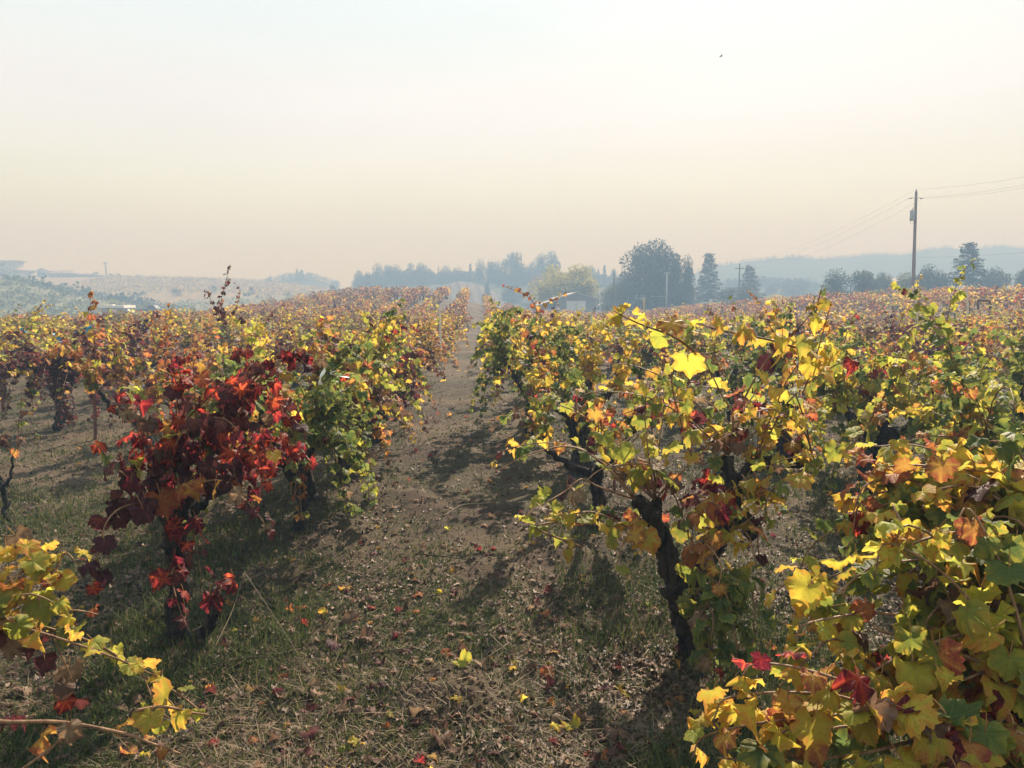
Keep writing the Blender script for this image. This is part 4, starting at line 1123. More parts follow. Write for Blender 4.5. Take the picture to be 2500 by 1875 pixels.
# clods
x, y, g_ = scatter_xy(26000, 1.9, 12, 1.9, 9); n = len(x)
CL = (np.array([[1, 0, 0], [0, 1, 0], [-1, 0, .1], [0, -1, 0], [.1, .1, 1], [0, 0, -1]], float), np.array([[0, 1, 4], [1, 2, 4], [2, 3, 4], [3, 0, 4]]), np.zeros((6, 2)), np.zeros(6))
Mx = frames(g_.normal(0, 1, (n, 3)) * (1, 1, .2), np.stack([g_.normal(0, .3, n), g_.normal(0, .3, n), np.ones(n)], -1)) * (g_.uniform(.003, .012, n) * (1 + .8 * mound_mask(x, y)))[:, None, None]
cb = MB(); cb.inst(CL, Mx, np.stack([x, y, gz(x, y)], -1), g_.random(n), np.zeros(n, int))
o = cb.build('soil_clods', CLOD, None, False); tag(o, 'crumbs and clods of dark brown soil on the path', 'soil clods', kind='stuff')
# dead vine leaves on the ground that no one would count
x, y, g_ = scatter_xy(1900, 2.2, 16, 1.7, 10); n = len(x)
ax = np.stack([g_.normal(0, 1, n), g_.normal(0, 1, n), g_.normal(0, .25, n)], -1); nm = np.stack([g_.normal(0, .6, n), g_.normal(0, .6, n), np.ones(n)], -1)
Mx = frames(ax, nm) * (g_.uniform(.02, .045, n))[:, None, None]
mt = g_.choice(7, n, p=[.01, .01, .03, .08, .03, .16, .68])
DL = [HI[i] for i in (6, 7, 10, 11)]
lb = MB(); vv_ = g_.integers(0, 4, n); L3 = np.stack([x, y, gz(x, y) + .018], -1)
for k in range(4):
    q = vv_ == k; lb.inst(DL[k], Mx[q], L3[q], g_.random(q.sum()), mt[q])
o = lb.build('dead_leaves', LEAF, None, True, True); tag(o, 'withered curled vine leaves strewn under the rows', 'dead leaves', kind='stuff')

# single fallen leaves that stand out, placed from the photo
FALL = [(1052, 1020, RED, 'pair-edged red fallen leaf on the path, left of two in the middle distance', .07), (1098, 1018, ORA, 'orange fallen leaf on the path, right of two in the middle distance', .06),
        (1065, 1032, RED, 'red fallen leaf just below the two on the middle path', .06), (1420, 1418, RED, 'red fallen leaf at the foot of the large soil mound', .05),
        (1025, 1455, ORA, 'bright orange fallen leaf lying alone left on the near path', .05), (1330, 1500, ORA, 'orange fallen leaf beside a grass tuft right of the near path', .05),
        (1090, 1602, ORA, 'tan orange fallen leaf left of the pale twig', .04), (1255, 1610, YEL, 'pale yellow curled fallen leaf on the near path, right part', .045),
        (1352, 1592, ORA, 'small orange fallen leaf in a grass tuft below the forked vine', .035), (1135, 1638, LIME, 'pale green two lobed fallen leaf at the centre of the near path', .06),
        (1110, 1450, RED, 'small reddish fallen leaf near the centre of the path', .035), (680, 1655, ORA, 'orange brown fallen leaf near the lower left canes', .06),
        (612, 1682, ORA, 'round orange fallen leaf left of the brown one near the lower left canes', .045), (860, 1520, DRY, 'large curled tan dead leaf lying left of the path', .08),
        (820, 1570, WINE, 'dark maroon curled dead leaf left of the path', .08), (1000, 1590, WINE, 'black purple dead leaf left of centre on the near path', .06),
        (755, 1795, WINE, 'dark purple dead leaf near the bottom edge left', .055), (868, 1815, YEL, 'pale yellow upright dead leaf near the bottom edge', .05),
        (1075, 1810, DRY, 'cream three pointed dead leaf near the bottom edge centre', .065), (830, 1690, YEL, 'ochre dead leaf above the bottom edge left of the mound', .035),
        (775, 1700, DRY, 'pale folded dead leaf left of the near mound', .05), (920, 1740, DRY, 'pale dry leaf just left below the near mound', .05),
        (1345, 1640, ORA, 'tan dead leaf right of the near path among litter', .06), (1425, 1760, DRY, 'cream curled dead leaf below the forked vine', .05),
        (1510, 1790, DRY, 'large grey brown dead leaf below the forked vine', .09), (1400, 1775, YEL, 'mustard yellow dead leaf below the forked vine', .05),
        (1530, 1688, YEL, 'small golden dead leaf among the litter under the forked vine', .035), (1345, 1800, RED, 'small red dead leaf near the bottom edge right of centre', .04),
        (900, 1560, DRY, 'pale crumpled dead leaf right of the large tan one', .06), (1410, 1330, LIME, 'lime fallen leaf on the soil below the left hanging cane', .04),
        (740, 1480, ORA, 'orange dead leaf in the sunny dry grass left of the path', .05), (800, 1430, ORA, 'rusty dead leaf above the sunny dry grass patch', .04),
        (700, 1530, DRY, 'pinkish dead leaf below the sunny dry grass patch', .06), (1165, 1345, RED, 'small red fallen leaf left of the twin soil mounds', .04)]
for i, (px, py, mt, lab, sz) in enumerate(FALL):
    lab = lab.replace('pair-edged ', '')
    g_ = np.random.default_rng(900 + i); q = ground_at(px, py); q = np.array([q[0], q[1], float(gz(q[0:1], q[1:2])[0]) + sz * .3])
    M = frames(np.array([[g_.normal(), g_.normal(), .1]]), np.array([[g_.normal(0, .4), g_.normal(0, .4) - .3, 1.0]]))[0] * sz
    o = link('fallen_leaf', leaf_mesh(int(g_.choice([3, 5, 6, 7, 9, 10])), mt), None)
    M4 = Matrix(M.tolist()).to_4x4(); M4.translation = Vector(q.tolist()); o.matrix_basis = M4
    tag(o, lab, 'fallen leaf', 'fallen leaves on the path')

def stick(pts, r, label, mat=STRAW, name='twig'):
    P = []
    for px, py, up in pts:
        q = ground_at(px, py); P.append([q[0], q[1], float(gz(q[0:1], q[1:2])[0]) + up])
    P = catmull(P, 5); a = P[0].copy(); m = MB(); m.tube(P - a, np.linspace(r, r * .5, len(P)), 5, 0, .9)
    tag(m.build(name, mat, None, True, loc=a), label, 'twig', 'pale twigs lying on the soil')
stick([(1015, 1357, .02), (1090, 1375, .03), (1150, 1385, .01)], .006, 'pale curved twig lying across the path left of the mounds')
stick([(1080, 1268, .01), (1130, 1245, .03), (1190, 1237, .02)], .005, 'arched pale twig on the path beyond the mounds')
stick([(1195, 1553, .01), (1240, 1598, .03)], .005, 'short straight pale twig right on the near path')
stick([(1070, 1600, .01), (1000, 1588, .02), (860, 1600, .02), (830, 1615, .01)], .004, 'long thin pale stem left on the near path')
stick([(520, 1640, .05), (640, 1635, .08), (760, 1634, .03)], .003, 'thin pale stem lying level near the lower left canes')
stick([(600, 1500, .25), (690, 1590, .12), (790, 1710, .02)], .0025, 'thin bent grass stem leaning right beside the red vine')
stick([(520, 1600, .02), (570, 1540, .12), (600, 1500, .25)], .0025, 'thin grass stem rising to the bend beside the red vine')
stick([(1240, 1570, .01), (1180, 1620, .02)], .004, 'pale short twig near the pale green fallen leaf')
stick([(1145, 1530, .01), (1240, 1505, .02)], .004, 'pale twig lying below the mounds at the path centre')

# ------------------------------------------------------------------ hills beyond the field
def hill_mat(name, cols, scale, rows=0.0, rdir=(1, 0, 0), rowcol=(.30, .24, .14), spots=(.08, .10, .05), spotamt=.6):
    m, n, l, p, out = new_mat(name)
    tc = n.new('ShaderNodeTexCoord'); v = tc.outputs['Object']
    a = noise(n, l, v, scale, 5, 0.65); b = noise(n, l, v, scale * 5, 4, 0.7)
    c = mixc(n, l, mrange(n, l, a, .35, .65), cols[0], cols[1])
    c = mixc(n, l, mrange(n, l, b, .52, .66, 0, spotamt), c, spots)
    if rows:
        dt = n.new('ShaderNodeVectorMath'); dt.operation = 'DOT_PRODUCT'; l.new(v, dt.inputs[0]); dt.inputs[1].default_value = rdir
        s = mrange(n, l, mth(n, l, 'PINGPONG', dt.outputs['Value'], rows / 2), rows * .12, rows * .32, 0, .8)
        c = mixc(n, l, s, c, rowcol)
    l.new(c, p.inputs['Base Color']); p.inputs['Roughness'].default_value = 1.0; p.inputs['Specular IOR Level'].default_value = .05
    return m
HILL_GREEN = hill_mat('hill_green_scrub', ((.085, .10, .055), (.17, .165, .10)), .09, spots=(.03, .045, .025), spotamt=.95)
HILL_VINE = hill_mat('hill_vineyard', ((.20, .16, .10), (.16, .14, .085)), .03, rows=3.0, rdir=(.97, .24, 0), rowcol=(.24, .17, .07), spots=(.16, .11, .05), spotamt=.4)
HILL_DRY = hill_mat('hill_dry_grass', ((.17, .16, .11), (.14, .14, .10)), .08, spots=(.06, .06, .045))
HILL_FAR = hill_mat('hill_forest', ((.03, .045, .035), (.06, .075, .05)), .05, spots=(.02, .03, .02))
HILL_PALE = hill_mat('hill_pale_vineyard', ((.06, .055, .05), (.05, .045, .04)), .1, rows=2.6, rdir=(1, .05, 0), rowcol=(.12, .105, .095))

def hill(name, prof, d0, d1, d2, mat, zbase=-1.6, rough=.15, seed=1, n=220, expo=1.0):
    """terrain fold: rises from distance d0 to a crest line (photo profile) at d1, falls off behind to d2"""
    pxs = np.linspace(prof[0][0], prof[-1][0], n); pys = np.interp(pxs, [a for a, _ in prof], [b for _, b in prof])
    top = np.array([at(a, b, d1) for a, b in zip(pxs, pys)])
    u = top[:, 0] / d1; ztop = top[:, 2]
    rows = 44; mid = 32
    V = []
    for j in range(rows):
        if j <= mid:
            t = j / mid; d = d0 + (d1 - d0) * t; f = (t ** expo) * .55 + S(0, 1, t) * .45
        else:
            t = (j - mid) / (rows - 1 - mid); d = d1 + (d2 - d1) * t; f = 1 - S(0, 1, t)
        z = zbase + (ztop - zbase) * f
        xx = u * d
        z = z + rough * (fbm(xx * .12, np.full(n, d * .12), seed, 4) - .5) * 2 * np.sin(math.pi * min(1, max(0, f))) * (ztop - zbase) * .25
        V.append(np.stack([xx, np.full(n, d), z], -1))
    V = np.concatenate(V); k = (np.arange(rows - 1)[:, None] * n + np.arange(n - 1)[None]).ravel()
    m = MB(); m.add(V, np.concatenate([np.stack([k, k + 1, k + n + 1], -1), np.stack([k, k + n + 1, k + n], -1)]))
    o = m.build(name, mat); o['kind'] = 'structure'
    def z_on(px, d):
        """height of the slope on the bearing of px at distance d"""
        j = (d - d0) / (d1 - d0) * mid if d <= d1 else mid + (d - d1) / (d2 - d1) * (rows - 1 - mid)
        j = int(np.clip(round(j), 0, rows - 1)); i = int(np.clip(np.argmin(abs(pxs - px)), 0, n - 1))
        return V[j * n + i]
    return z_on
h_vine = hill('hill', [(-420, 668), (-150, 672), (0, 676), (150, 677), (300, 675), (480, 679), (600, 684), (720, 693), (820, 708), (880, 725), (960, 748)], 150, 290, 330, HILL_VINE, -1.4, seed=3)
h_green = hill('hill', [(-500, 672), (-120, 676), (0, 681), (60, 690), (130, 708), (220, 728), (330, 742), (480, 756), (600, 762)], 118, 165, 200, HILL_GREEN, -1.5, seed=5)
h_low = hill('hill', [(120, 764), (260, 750), (420, 738), (560, 724), (700, 722), (800, 728), (880, 740), (930, 752)], 122, 190, 230, HILL_DRY, -1.5, seed=7)
h_band = hill('hill', [(560, 764), (700, 745), (760, 728), (815, 712), (850, 709), (885, 716), (960, 728), (1040, 742)], 118, 150, 175, HILL_VINE, -1.5, seed=8)
h_c = hill('hill', [(760, 745), (880, 700), (980, 690), (1080, 690), (1160, 684), (1260, 688), (1400, 692), (1560, 700), (1700, 730)], 175, 262, 300, HILL_FAR, -1.5, seed=9)
h_p = hill('hill', [(1000, 752), (1055, 712), (1090, 694), (1119, 686), (1165, 694), (1215, 716), (1260, 745)], 165, 215, 235, HILL_PALE, -1.5, seed=10, rough=.03)
h_l = hill('hill', [(560, 720), (640, 694), (690, 684), (740, 678), (790, 688), (830, 704), (880, 722), (900, 735)], 280, 335, 352, HILL_FAR, -1.5, seed=11)
h_m = hill('mountain', [(1500, 705), (1620, 690), (1760, 648), (1850, 636), (1930, 628), (1990, 632), (2060, 630), (2130, 621), (2200, 624), (2260, 612), (2310, 604), (2370, 612), (2430, 602), (2500, 606), (2600, 598), (2800, 610)], 300, 362, 378, HILL_FAR, -1.5, rough=.1, seed=12)
h_r = hill('hill', [(1560, 735), (1700, 705), (1850, 700), (1950, 702), (2100, 705), (2300, 702), (2450, 690), (2600, 684), (2800, 690)], 240, 300, 330, HILL_FAR, -1.5, seed=13)
h_g = hill('hill', [(1600, 745), (1760, 706), (1850, 696), (1930, 700), (2010, 712), (2100, 725), (2200, 740)], 200, 250, 270, HILL_FAR, -1.5, seed=14)

# ------------------------------------------------------------------ trees
FOL_DARK = varied('foliage_dark_green', [(.022, .032, .016), (.04, .055, .026), (.07, .085, .036)], .7, .2)
FOL_MID = varied('foliage_olive', [(.05, .06, .02), (.10, .11, .035), (.16, .16, .05)], .7, .3)
FOL_YEL = varied('foliage_yellow_green', [(.14, .15, .03), (.32, .29, .05), (.50, .40, .07)], .7, .4)
FOL_RUS = varied('foliage_russet', [(.14, .08, .05), (.24, .15, .08), (.33, .22, .12)], .7, .3)
FOL_CON = varied('foliage_conifer', [(.018, .028, .018), (.032, .045, .026), (.05, .065, .036)], .7, .1)

def crown_mesh(seed, n, q, lobes=12, flat=.5, hollow=.0):
    """unit crown: width 1, height 1, base at z=0, made of leaf clumps spread through uneven lobes"""
    g_ = np.random.default_rng(seed)
    c = []
    for i in range(lobes):
        v_ = g_.normal(0, 1, 3); v_ /= np.linalg.norm(v_); v_ *= g_.uniform(.35, 1.0) ** .6
        c.append((v_[0] * .33, v_[1] * .33, .46 + v_[2] * .38, g_.uniform(.09, .17)))
    c = np.array(c); w = c[:, 3] ** 2; k = g_.choice(lobes, n, p=w / w.sum())
    d = g_.normal(0, 1, (n, 3)); d /= np.linalg.norm(d, axis=1)[:, None]
    P = c[k, :3] + d * c[k, 3:4] * (g_.random(n) ** .45)[:, None] * (1, 1, .85)
    P = P[(P[:, 2] > 0.0)]; n = len(P)
    lo, hi = np.percentile(P, 1.0, 0), np.percentile(P, 99.0, 0)
    P[:, 2] = (P[:, 2] - lo[2]) / (hi[2] - lo[2]); P[:, :2] = (P[:, :2] - (lo + hi)[:2] / 2) / (hi - lo)[:2]
    Ms = frames(g_.normal(0, 1, (n, 3)), g_.normal(0, 1, (n, 3))) * g_.uniform(q * .6, q * 1.3, n)[:, None, None]
    b = MB(); b.inst(QUAD, Ms, P, np.clip(g_.normal(.5, .22, n), .02, .98), np.zeros(n, int))
    return b
CROWN = {}
for i in range(5): CROWN['b%d' % i] = (crown_mesh(20 + i, 14000, .021, 38), )
for i in range(2): CROWN['s%d' % i] = (crown_mesh(40 + i, 1500, .035, 9), )
_cm = {}
def crown(kind, mat):
    if (kind, mat.name) not in _cm: _cm[(kind, mat.name)] = CROWN[kind][0].mesh('crown', [mat], False)
    return _cm[(kind, mat.name)]
tt = MB()
tt.tube([(0, 0, -.1), (.01, 0, .2), (0, .01, .45), (.02, 0, .75)], (.05, .035, .025, .008), 7)
for a in (0.5, 1.9, 3.2, 4.6, 5.5):
    tt.tube([(0, 0, .22 + a * .03), (.12 * math.cos(a), .12 * math.sin(a), .42), (.28 * math.cos(a), .28 * math.sin(a), .62)], (.02, .014, .005), 5)
TRUNK = tt.mesh('trunk', [TREEBARK])

def tree(px, top, wpx, d, kind, mat, name, label, base=None, group='trees beyond the vineyard', trunk=True, cat='tree'):
    T = at(px, top, d); x = T[0]
    z0 = -1.2 if base is None else at(px, base, d)[2]
    H = T[2] - z0; W = wpx / F_PX * d
    rt = empty(name, (x, d, z0), label, cat, group, rz=(px * 7.3) % 6.28)
    rt.scale = (W * 1.02, W * 1.02, H)
    link('crown', crown(kind, mat), rt)
    if trunk: link('trunk', TRUNK, rt)
    return rt

def conifer_mb(seed, nb=64, q=.024, droop=.35, full=1.0):
    g_ = np.random.default_rng(seed); P = []; D = []
    for i in range(nb):
        t = .08 + .9 * i / nb + g_.normal(0, .008); a = i * 2.4 + g_.normal(0, .3)
        L = .52 * (1 - t) ** .82 * g_.uniform(.62, 1.12) + .02
        m = int(18 + 170 * L * full); s = np.sqrt(g_.random(m)) * L
        wv = (.05 + .10 * s / L * (1 - s / L * .5)) * .6
        lx = s; ly = g_.normal(0, 1, m) * wv; lz = -droop * s * s / .5 + .10 * s * (1 - 2 * t) + g_.normal(0, .008, m) + (s / L) ** 3 * .02
        P.append(np.stack([lx * math.cos(a) - ly * math.sin(a), lx * math.sin(a) + ly * math.cos(a), t + lz], -1))
    P = np.concatenate(P); n = len(P)
    Ms = frames(g_.normal(0, 1, (n, 3)), g_.normal(0, .5, (n, 3)) + (0, 0, 1)) * g_.uniform(q * .6, q * 1.4, n)[:, None, None]
    b = MB(); b.inst(QUAD, Ms, P, np.clip(g_.normal(.5, .25, n), .02, .98), np.zeros(n, int)); return b
CONI = [conifer_mb(60 + i, 70 - 8 * i).mesh('crown', [FOL_CON], False) for i in range(3)]
ct = MB(); ct.tube([(0, 0, -.05), (0, 0, .5), (0, 0, .98)], (.022, .013, .002), 6); CTRUNK = ct.mesh('trunk', [TREEBARK])
def conifer(px, top, wpx, d, k, label, base, name='conifer', group='conifers beyond the vineyard', small=False):
    T = at(px, top, d); z0 = at(px, base, d)[2]; H = T[2] - z0; W = wpx / F_PX * d
    rt = empty(name, (T[0], d, z0), label, 'tree', group, rz=(px * 3.7) % 6.28); rt.scale = (W, W, H)
    link('crown', CONI[k], rt); link('trunk', CTRUNK, rt)

conifer(2367, 590, 122, 98, 0, 'tall dark conifer with drooping tiers on the rise at right', 702)
conifer(1732, 616, 96, 132, 1, 'tall conifer right of the large broad dark tree', 745)
conifer(1830, 646, 96, 130, 2, 'shorter conifer just right of the dark utility pole', 745)
conifer(1148, 643, 22, 255, 1, 'small hazy pointed conifer at the middle of the far tree line', 700)
conifer(1461, 655, 18, 250, 2, 'hazy slim conifer left of the large dark tree, left of a pair', 715)
conifer(1476, 646, 24, 250, 0, 'hazy pointed conifer left of the large dark tree, right of a pair', 715)
conifer(725, 655, 20, 330, 1, 'faint blue conifer on the far left knoll, left of the tall pair', 700)
conifer(737, 658, 22, 330, 2, 'faint blue conifer on the far left knoll, right of the tall pair', 700)
conifer(659, 674, 10, 330, 0, 'tiny faint conifer at the left end of the far knoll', 692)
conifer(689, 671, 9, 330, 1, 'tiny faint conifer left of the tall pair on the far knoll', 690)
conifer(1070, 648, 10, 256, 2, 'tiny pointed tree top in the left part of the far tree line', 690)
TREES = [
    (1586, 603, 152, 120, 'b0', FOL_DARK, 'broad_tree', 'large dark broad crowned tree, tallest in the middle of the view'),
    (1664, 636, 62, 118, 'b1', FOL_DARK, 'broad_tree', 'dark open crowned tree joined to the right of the large dark tree'),
    (1514, 690, 80, 118, 'b2', FOL_MID, 'broad_tree', 'lower green tree at the left foot of the large dark tree'),
    (1640, 690, 90, 120, 'b4', FOL_DARK, 'broad_tree', 'low dark tree filling the right foot of the large dark tree'),
    (1382, 655, 142, 132, 'b3', FOL_YEL, 'broad_tree', 'rounded yellow green tree behind the grey barn'),
    (1792, 705, 120, 118, 'b1', FOL_DARK, 'round_bush', 'big round dark bush below the shorter conifer'),
    (1675, 703, 52, 175, 'b2', FOL_RUS, 'russet_tree', 'reddish hazy tree between the large dark tree and the tall conifer'),
    (1937, 686, 76, 225, 'b0', FOL_DARK, 'broad_tree', 'hazy blue grey round tree in the gap right of the conifers'),
    (1885, 700, 40, 228, 'b3', FOL_DARK, 'broad_tree', 'small hazy tree left of the hazy round tree'),
    (1889, 724, 90, 135, 'b2', FOL_YEL, 'round_bush', 'pale green bush low beside the big round dark bush'),
    (1960, 731, 80, 130, 'b4', FOL_YEL, 'round_bush', 'low pale green bush below the hazy round tree'),
    (1820, 735, 60, 128, 's0', FOL_YEL, 'round_bush', 'low light green shrub at the foot of the big round dark bush'),
    (2079, 667, 124, 99, 'b1', FOL_DARK, 'broad_tree', 'dark round tree on the rise left of the tall utility pole'),
    (2136, 672, 84, 99, 'b3', FOL_DARK, 'broad_tree', 'open branched dark tree in the middle of the trio left of the pole'),
    (2184, 675, 90, 99, 'b0', FOL_MID, 'broad_tree', 'brownish round tree just left of the tall utility pole'),
    (2266, 660, 84, 99, 'b2', FOL_DARK, 'broad_tree', 'dark bushy tree just right of the tall utility pole'),
    (2420, 665, 100, 99, 'b4', FOL_DARK, 'broad_tree', 'low dark tree right of the tall drooping conifer'),
    (2502, 666, 50, 99, 'b1', FOL_DARK, 'broad_tree', 'dark tree cut off by the right edge of the view'),
    (889, 668, 46, 240, 'b0', FOL_DARK, 'broad_tree', 'hazy blue tree at the left end of the far tree line'),
    (935, 652, 62, 250, 'b1', FOL_DARK, 'broad_tree', 'hazy blue tree, second from the left of the far tree line'),
    (968, 657, 46, 255, 'b2', FOL_DARK, 'broad_tree', 'hazy blue tree, third from the left of the far tree line'),
    (1013, 650, 66, 250, 'b3', FOL_DARK, 'broad_tree', 'hazy broad blue tree left of the centre of the far tree line'),
    (1050, 662, 46, 256, 'b4', FOL_DARK, 'broad_tree', 'lower hazy tree between the broad blue tree and the tiny pointed top'),
    (1104, 657, 56, 256, 'b0', FOL_DARK, 'broad_tree', 'hazy blue tree left of the small pointed conifer'),
    (1187, 643, 56, 250, 'b1', FOL_DARK, 'broad_tree', 'hazy blue tree right of the small pointed conifer'),
    (1216, 650, 50, 252, 'b2', FOL_DARK, 'broad_tree', 'hazy blue tree left of the domed tree in the far line'),
    (1248, 625, 70, 246, 'b3', FOL_DARK, 'broad_tree', 'tall domed hazy blue tree right of centre in the far tree line'),
    (1294, 653, 60, 252, 'b4', FOL_DARK, 'broad_tree', 'low hazy tree between the two tall domed trees'),
    (1334, 625, 66, 246, 'b0', FOL_DARK, 'broad_tree', 'tall domed hazy tree above the yellow green tree'),
    (1440, 660, 60, 252, 'b2', FOL_DARK, 'broad_tree', 'hazy tree right of the yellow green tree'),
    (1503, 664, 40, 254, 'b3', FOL_DARK, 'broad_tree', 'hazy tree just left of the large dark tree'),
    (1320, 677, 52, 205, 'b4', FOL_RUS, 'russet_tree', 'pale peach hazy tree left of the yellow green tree'),
    (1191, 694, 18, 200, 'b1', FOL_DARK, 'slim_tree', 'slim hazy tree right of the pale striped slope'),
    (1250, 700, 50, 205, 'b0', FOL_DARK, 'broad_tree', 'low hazy tree left of the pale peach tree'),
    (1420, 700, 90, 190, 'b1', FOL_MID, 'broad_tree', 'green tree behind the right side of the barn'),
]
for t_ in TREES:
    tree(*t_)
tree(289, 733, 44, 150, 's0', FOL_YEL, 'round_bush', 'pale yellow bush behind the white roofed shed')
SHR = [(607, 700, 26, 200, 'highest'), (699, 713, 20, 190, 'lone middle'), (784, 727, 22, 185, 'lowest right'), (801, 711, 20, 200, 'upper of the right trio'), (152, 699, 24, 215, 'in the gully, upper'),
       (213, 704, 20, 210, 'in the gully, middle'), (249, 711, 20, 205, 'in the gully, right'), (342, 711, 26, 205, 'left of the open slope'), (430, 705, 25, 205, 'middle of the open slope'), (522, 697, 17, 215, 'small, right of the open slope')]
for px, tp, w_, d, s_ in SHR:
    tree(px, tp, w_, d, 's%d' % (px % 2), FOL_DARK, 'hillside_shrub', f'dark round shrub on the left hillside, {s_}', base=tp + w_ * 1.2, group='round shrubs dotted on the left hillside', trunk=False, cat='shrub')
for px, tp, w_, s_ in ((819, 697, 30, 'tallest'), (844, 707, 22, 'middle'), (868, 712, 18, 'right')):
    tree(px, tp, w_, 175, 's1', FOL_DARK, 'hillside_shrub', f'dark tree clump at the saddle left of the far tree line, {s_} one', base=tp + 26, group='tree clump at the saddle', trunk=False, cat='shrub')
for k in range(11):
    t = k / 10; px = 62 + 265 * t; tp = 676 + 52 * t + (k % 3) * 3
    tree(px, tp, 34, 200, 's%d' % (k % 2), FOL_DARK, 'hillside_shrub', 'dark bluish shrub in the gully line running down the left hillside', base=tp + 26, group='shrubs in the gully line', trunk=False, cat='shrub')
for px, tp, w_, lab in ((78, 661, 22, 'rounded tree between the big house and the small gabled house'), (100, 664, 22, 'rounded tree in front of the small gabled house'),
                        (122, 668, 18, 'small tree left of the long low house'), (231, 664, 16, 'bluish tree at the right end of the houses'), (272, 668, 14, 'small hazy tree right of the hill pole'),
                        (290, 667, 12, 'second small hazy tree right of the hill pole'), (335, 670, 10, 'tiny hazy tree far right on the hill crest')):
    tree(px, tp, w_, 292, 's0', FOL_DARK, 'crest_tree', lab, base=680, group='trees on the left hill crest', trunk=False)

# forest masses
def forest(name, label, prof, d, n, hmin, hmax, mat, seed, cone=True):
    g_ = np.random.default_rng(seed); m = MB()
    px = g_.uniform(prof[0][0], prof[-1][0], n); py = np.interp(px, [a for a, _ in prof], [b for _, b in prof])
    for a, b in zip(px, py):
        q = at(a, b, d + g_.uniform(-3, 3)); h = g_.uniform(hmin, hmax)
        k = 46; t = g_.random(k) ** .8; a_ = g_.uniform(0, 6.28, k)
        r_ = (h * .2 * (1 - t) if cone else h * .34 * np.sin(math.pi * (.15 + .8 * t))) * g_.uniform(.5, 1, k)
        P = q + np.stack([r_ * np.cos(a_), r_ * np.sin(a_), h * (t - .35)], -1)
        Ms = frames(g_.normal(0, 1, (k, 3)), g_.normal(0, 1, (k, 3))) * (h * .07)
        m.inst(QUAD, Ms, P, g_.random(k), np.zeros(k, int))
    o = m.build(name, mat, None, False); tag(o, label, 'forest', kind='stuff')
forest('mountain_forest', 'trees along the crest of the pale far mountain', [(1700, 664), (1760, 649), (1850, 637), (1930, 629), (1990, 633), (2060, 631), (2130, 622), (2200, 625), (2260, 613), (2310, 605), (2370, 613), (2430, 603), (2500, 607), (2600, 599)], 361, 420, 1.2, 2.8, FOL_CON, 1, False)
forest('ridge_forest', 'hazy conifer forest on the low ridge at right', [(1700, 702), (1850, 697), (1950, 699), (2100, 702), (2300, 699), (2450, 687), (2600, 681)], 299, 420, 2.2, 5.5, FOL_CON, 2, True)
forest('woodland', 'hazy woodland filling the foot of the far tree line', [(870, 702), (980, 690), (1160, 690), (1260, 690), (1400, 694), (1560, 702)], 257, 560, 2.5, 6, FOL_DARK, 3, False)
forest('knoll_forest', 'faint blue woodland on the far left knoll', [(640, 694), (690, 684), (740, 678), (790, 688), (830, 704)], 334, 130, 2, 4.5, FOL_DARK, 4, False)
forest('slope_woodland', 'hazy woodland on the low slope behind the conifers', [(1700, 722), (1760, 708), (1850, 698), (1930, 702), (2010, 714), (2100, 727)], 249, 200, 3, 5, FOL_DARK, 5, False)

# rows of vines on the left hillside, as small clumps
g_ = np.random.default_rng(321); m = MB(); Ps = []
for r in range(60):
    for k in range(60):
        px = 160 + r * 12 + k * 1.6; d = 215 + k * 1.25
        if px > 845: continue
        q = h_vine(px, d); Ps.append(q + (g_.normal(0, .2), g_.normal(0, .4), .3))
Ps = np.repeat(np.array(Ps), 3, 0) + g_.normal(0, .3, (len(Ps) * 3, 3)) * (1, 1, .8)
m.inst(QUAD, frames(g_.normal(0, 1, Ps.shape), g_.normal(0, 1, Ps.shape) + (0, -.6, .5)) * .28, Ps, g_.random(len(Ps)), g_.choice([1, 6, 6, 6], len(Ps)))
o = m.build('hillside_vines', LEAF, None, True, True); tag(o, 'rows of yellow brown vines on the left hillside', 'vines', kind='stuff')

def scrub(name, label, zf, px0, px1, d0, d1, n, smin, smax, mat, seed, nq=16):
    g_ = np.random.default_rng(seed); m = MB()
    for _ in range(n):
        px, d = g_.uniform(px0, px1), g_.uniform(d0, d1); q = zf(px, d); s_ = g_.uniform(smin, smax)
        P = q + g_.normal(0, 1, (nq, 3)) * (s_ * .5, s_ * .5, s_ * .22) + (0, 0, s_ * .25)
        m.inst(QUAD, frames(g_.normal(0, 1, (nq, 3)), g_.normal(0, 1, (nq, 3))) * s_ * .26, P, np.clip(g_.normal(g_.random(), .15, nq), .02, .98), np.zeros(nq, int))
    o = m.build(name, mat, None, False); tag(o, label, 'scrub', kind='stuff')
scrub('hill_scrub', 'mottled green scrub on the nearest left hillside', h_green, -60, 480, 122, 164, 300, .5, 1.7, FOL_MID, 71)
scrub('gully_scrub', 'dark bluish scrub filling the gully behind the green hillside', h_green, 20, 360, 163, 172, 70, 1.2, 2.6, FOL_DARK, 72)
scrub('slope_scrub', 'low grey scrub dotted on the open slope', h_low, 330, 880, 140, 192, 200, .3, 1.0, FOL_MID, 73)

# ------------------------------------------------------------------ buildings
SIDING = plain('grey_siding', (.20, .20, .21), .7); ROOFM = plain('pale_metal_roof', (.24, .25, .26), .8); DOORW = plain('white_door', (.62, .62, .66), .6)
TAN = plain('tan_stucco', (.42, .36, .30), .8); DARKROOF = plain('brown_roof', (.20, .15, .13), .85); WHITEW = plain('white_paint', (.70, .68, .64), .7)
GLASS = plain('dark_glass', (.04, .05, .07), .15); DARKWALL = plain('dark_wall', (.16, .13, .12), .8); PINKROOF = plain('pinkish_roof', (.20, .14, .125), .9)

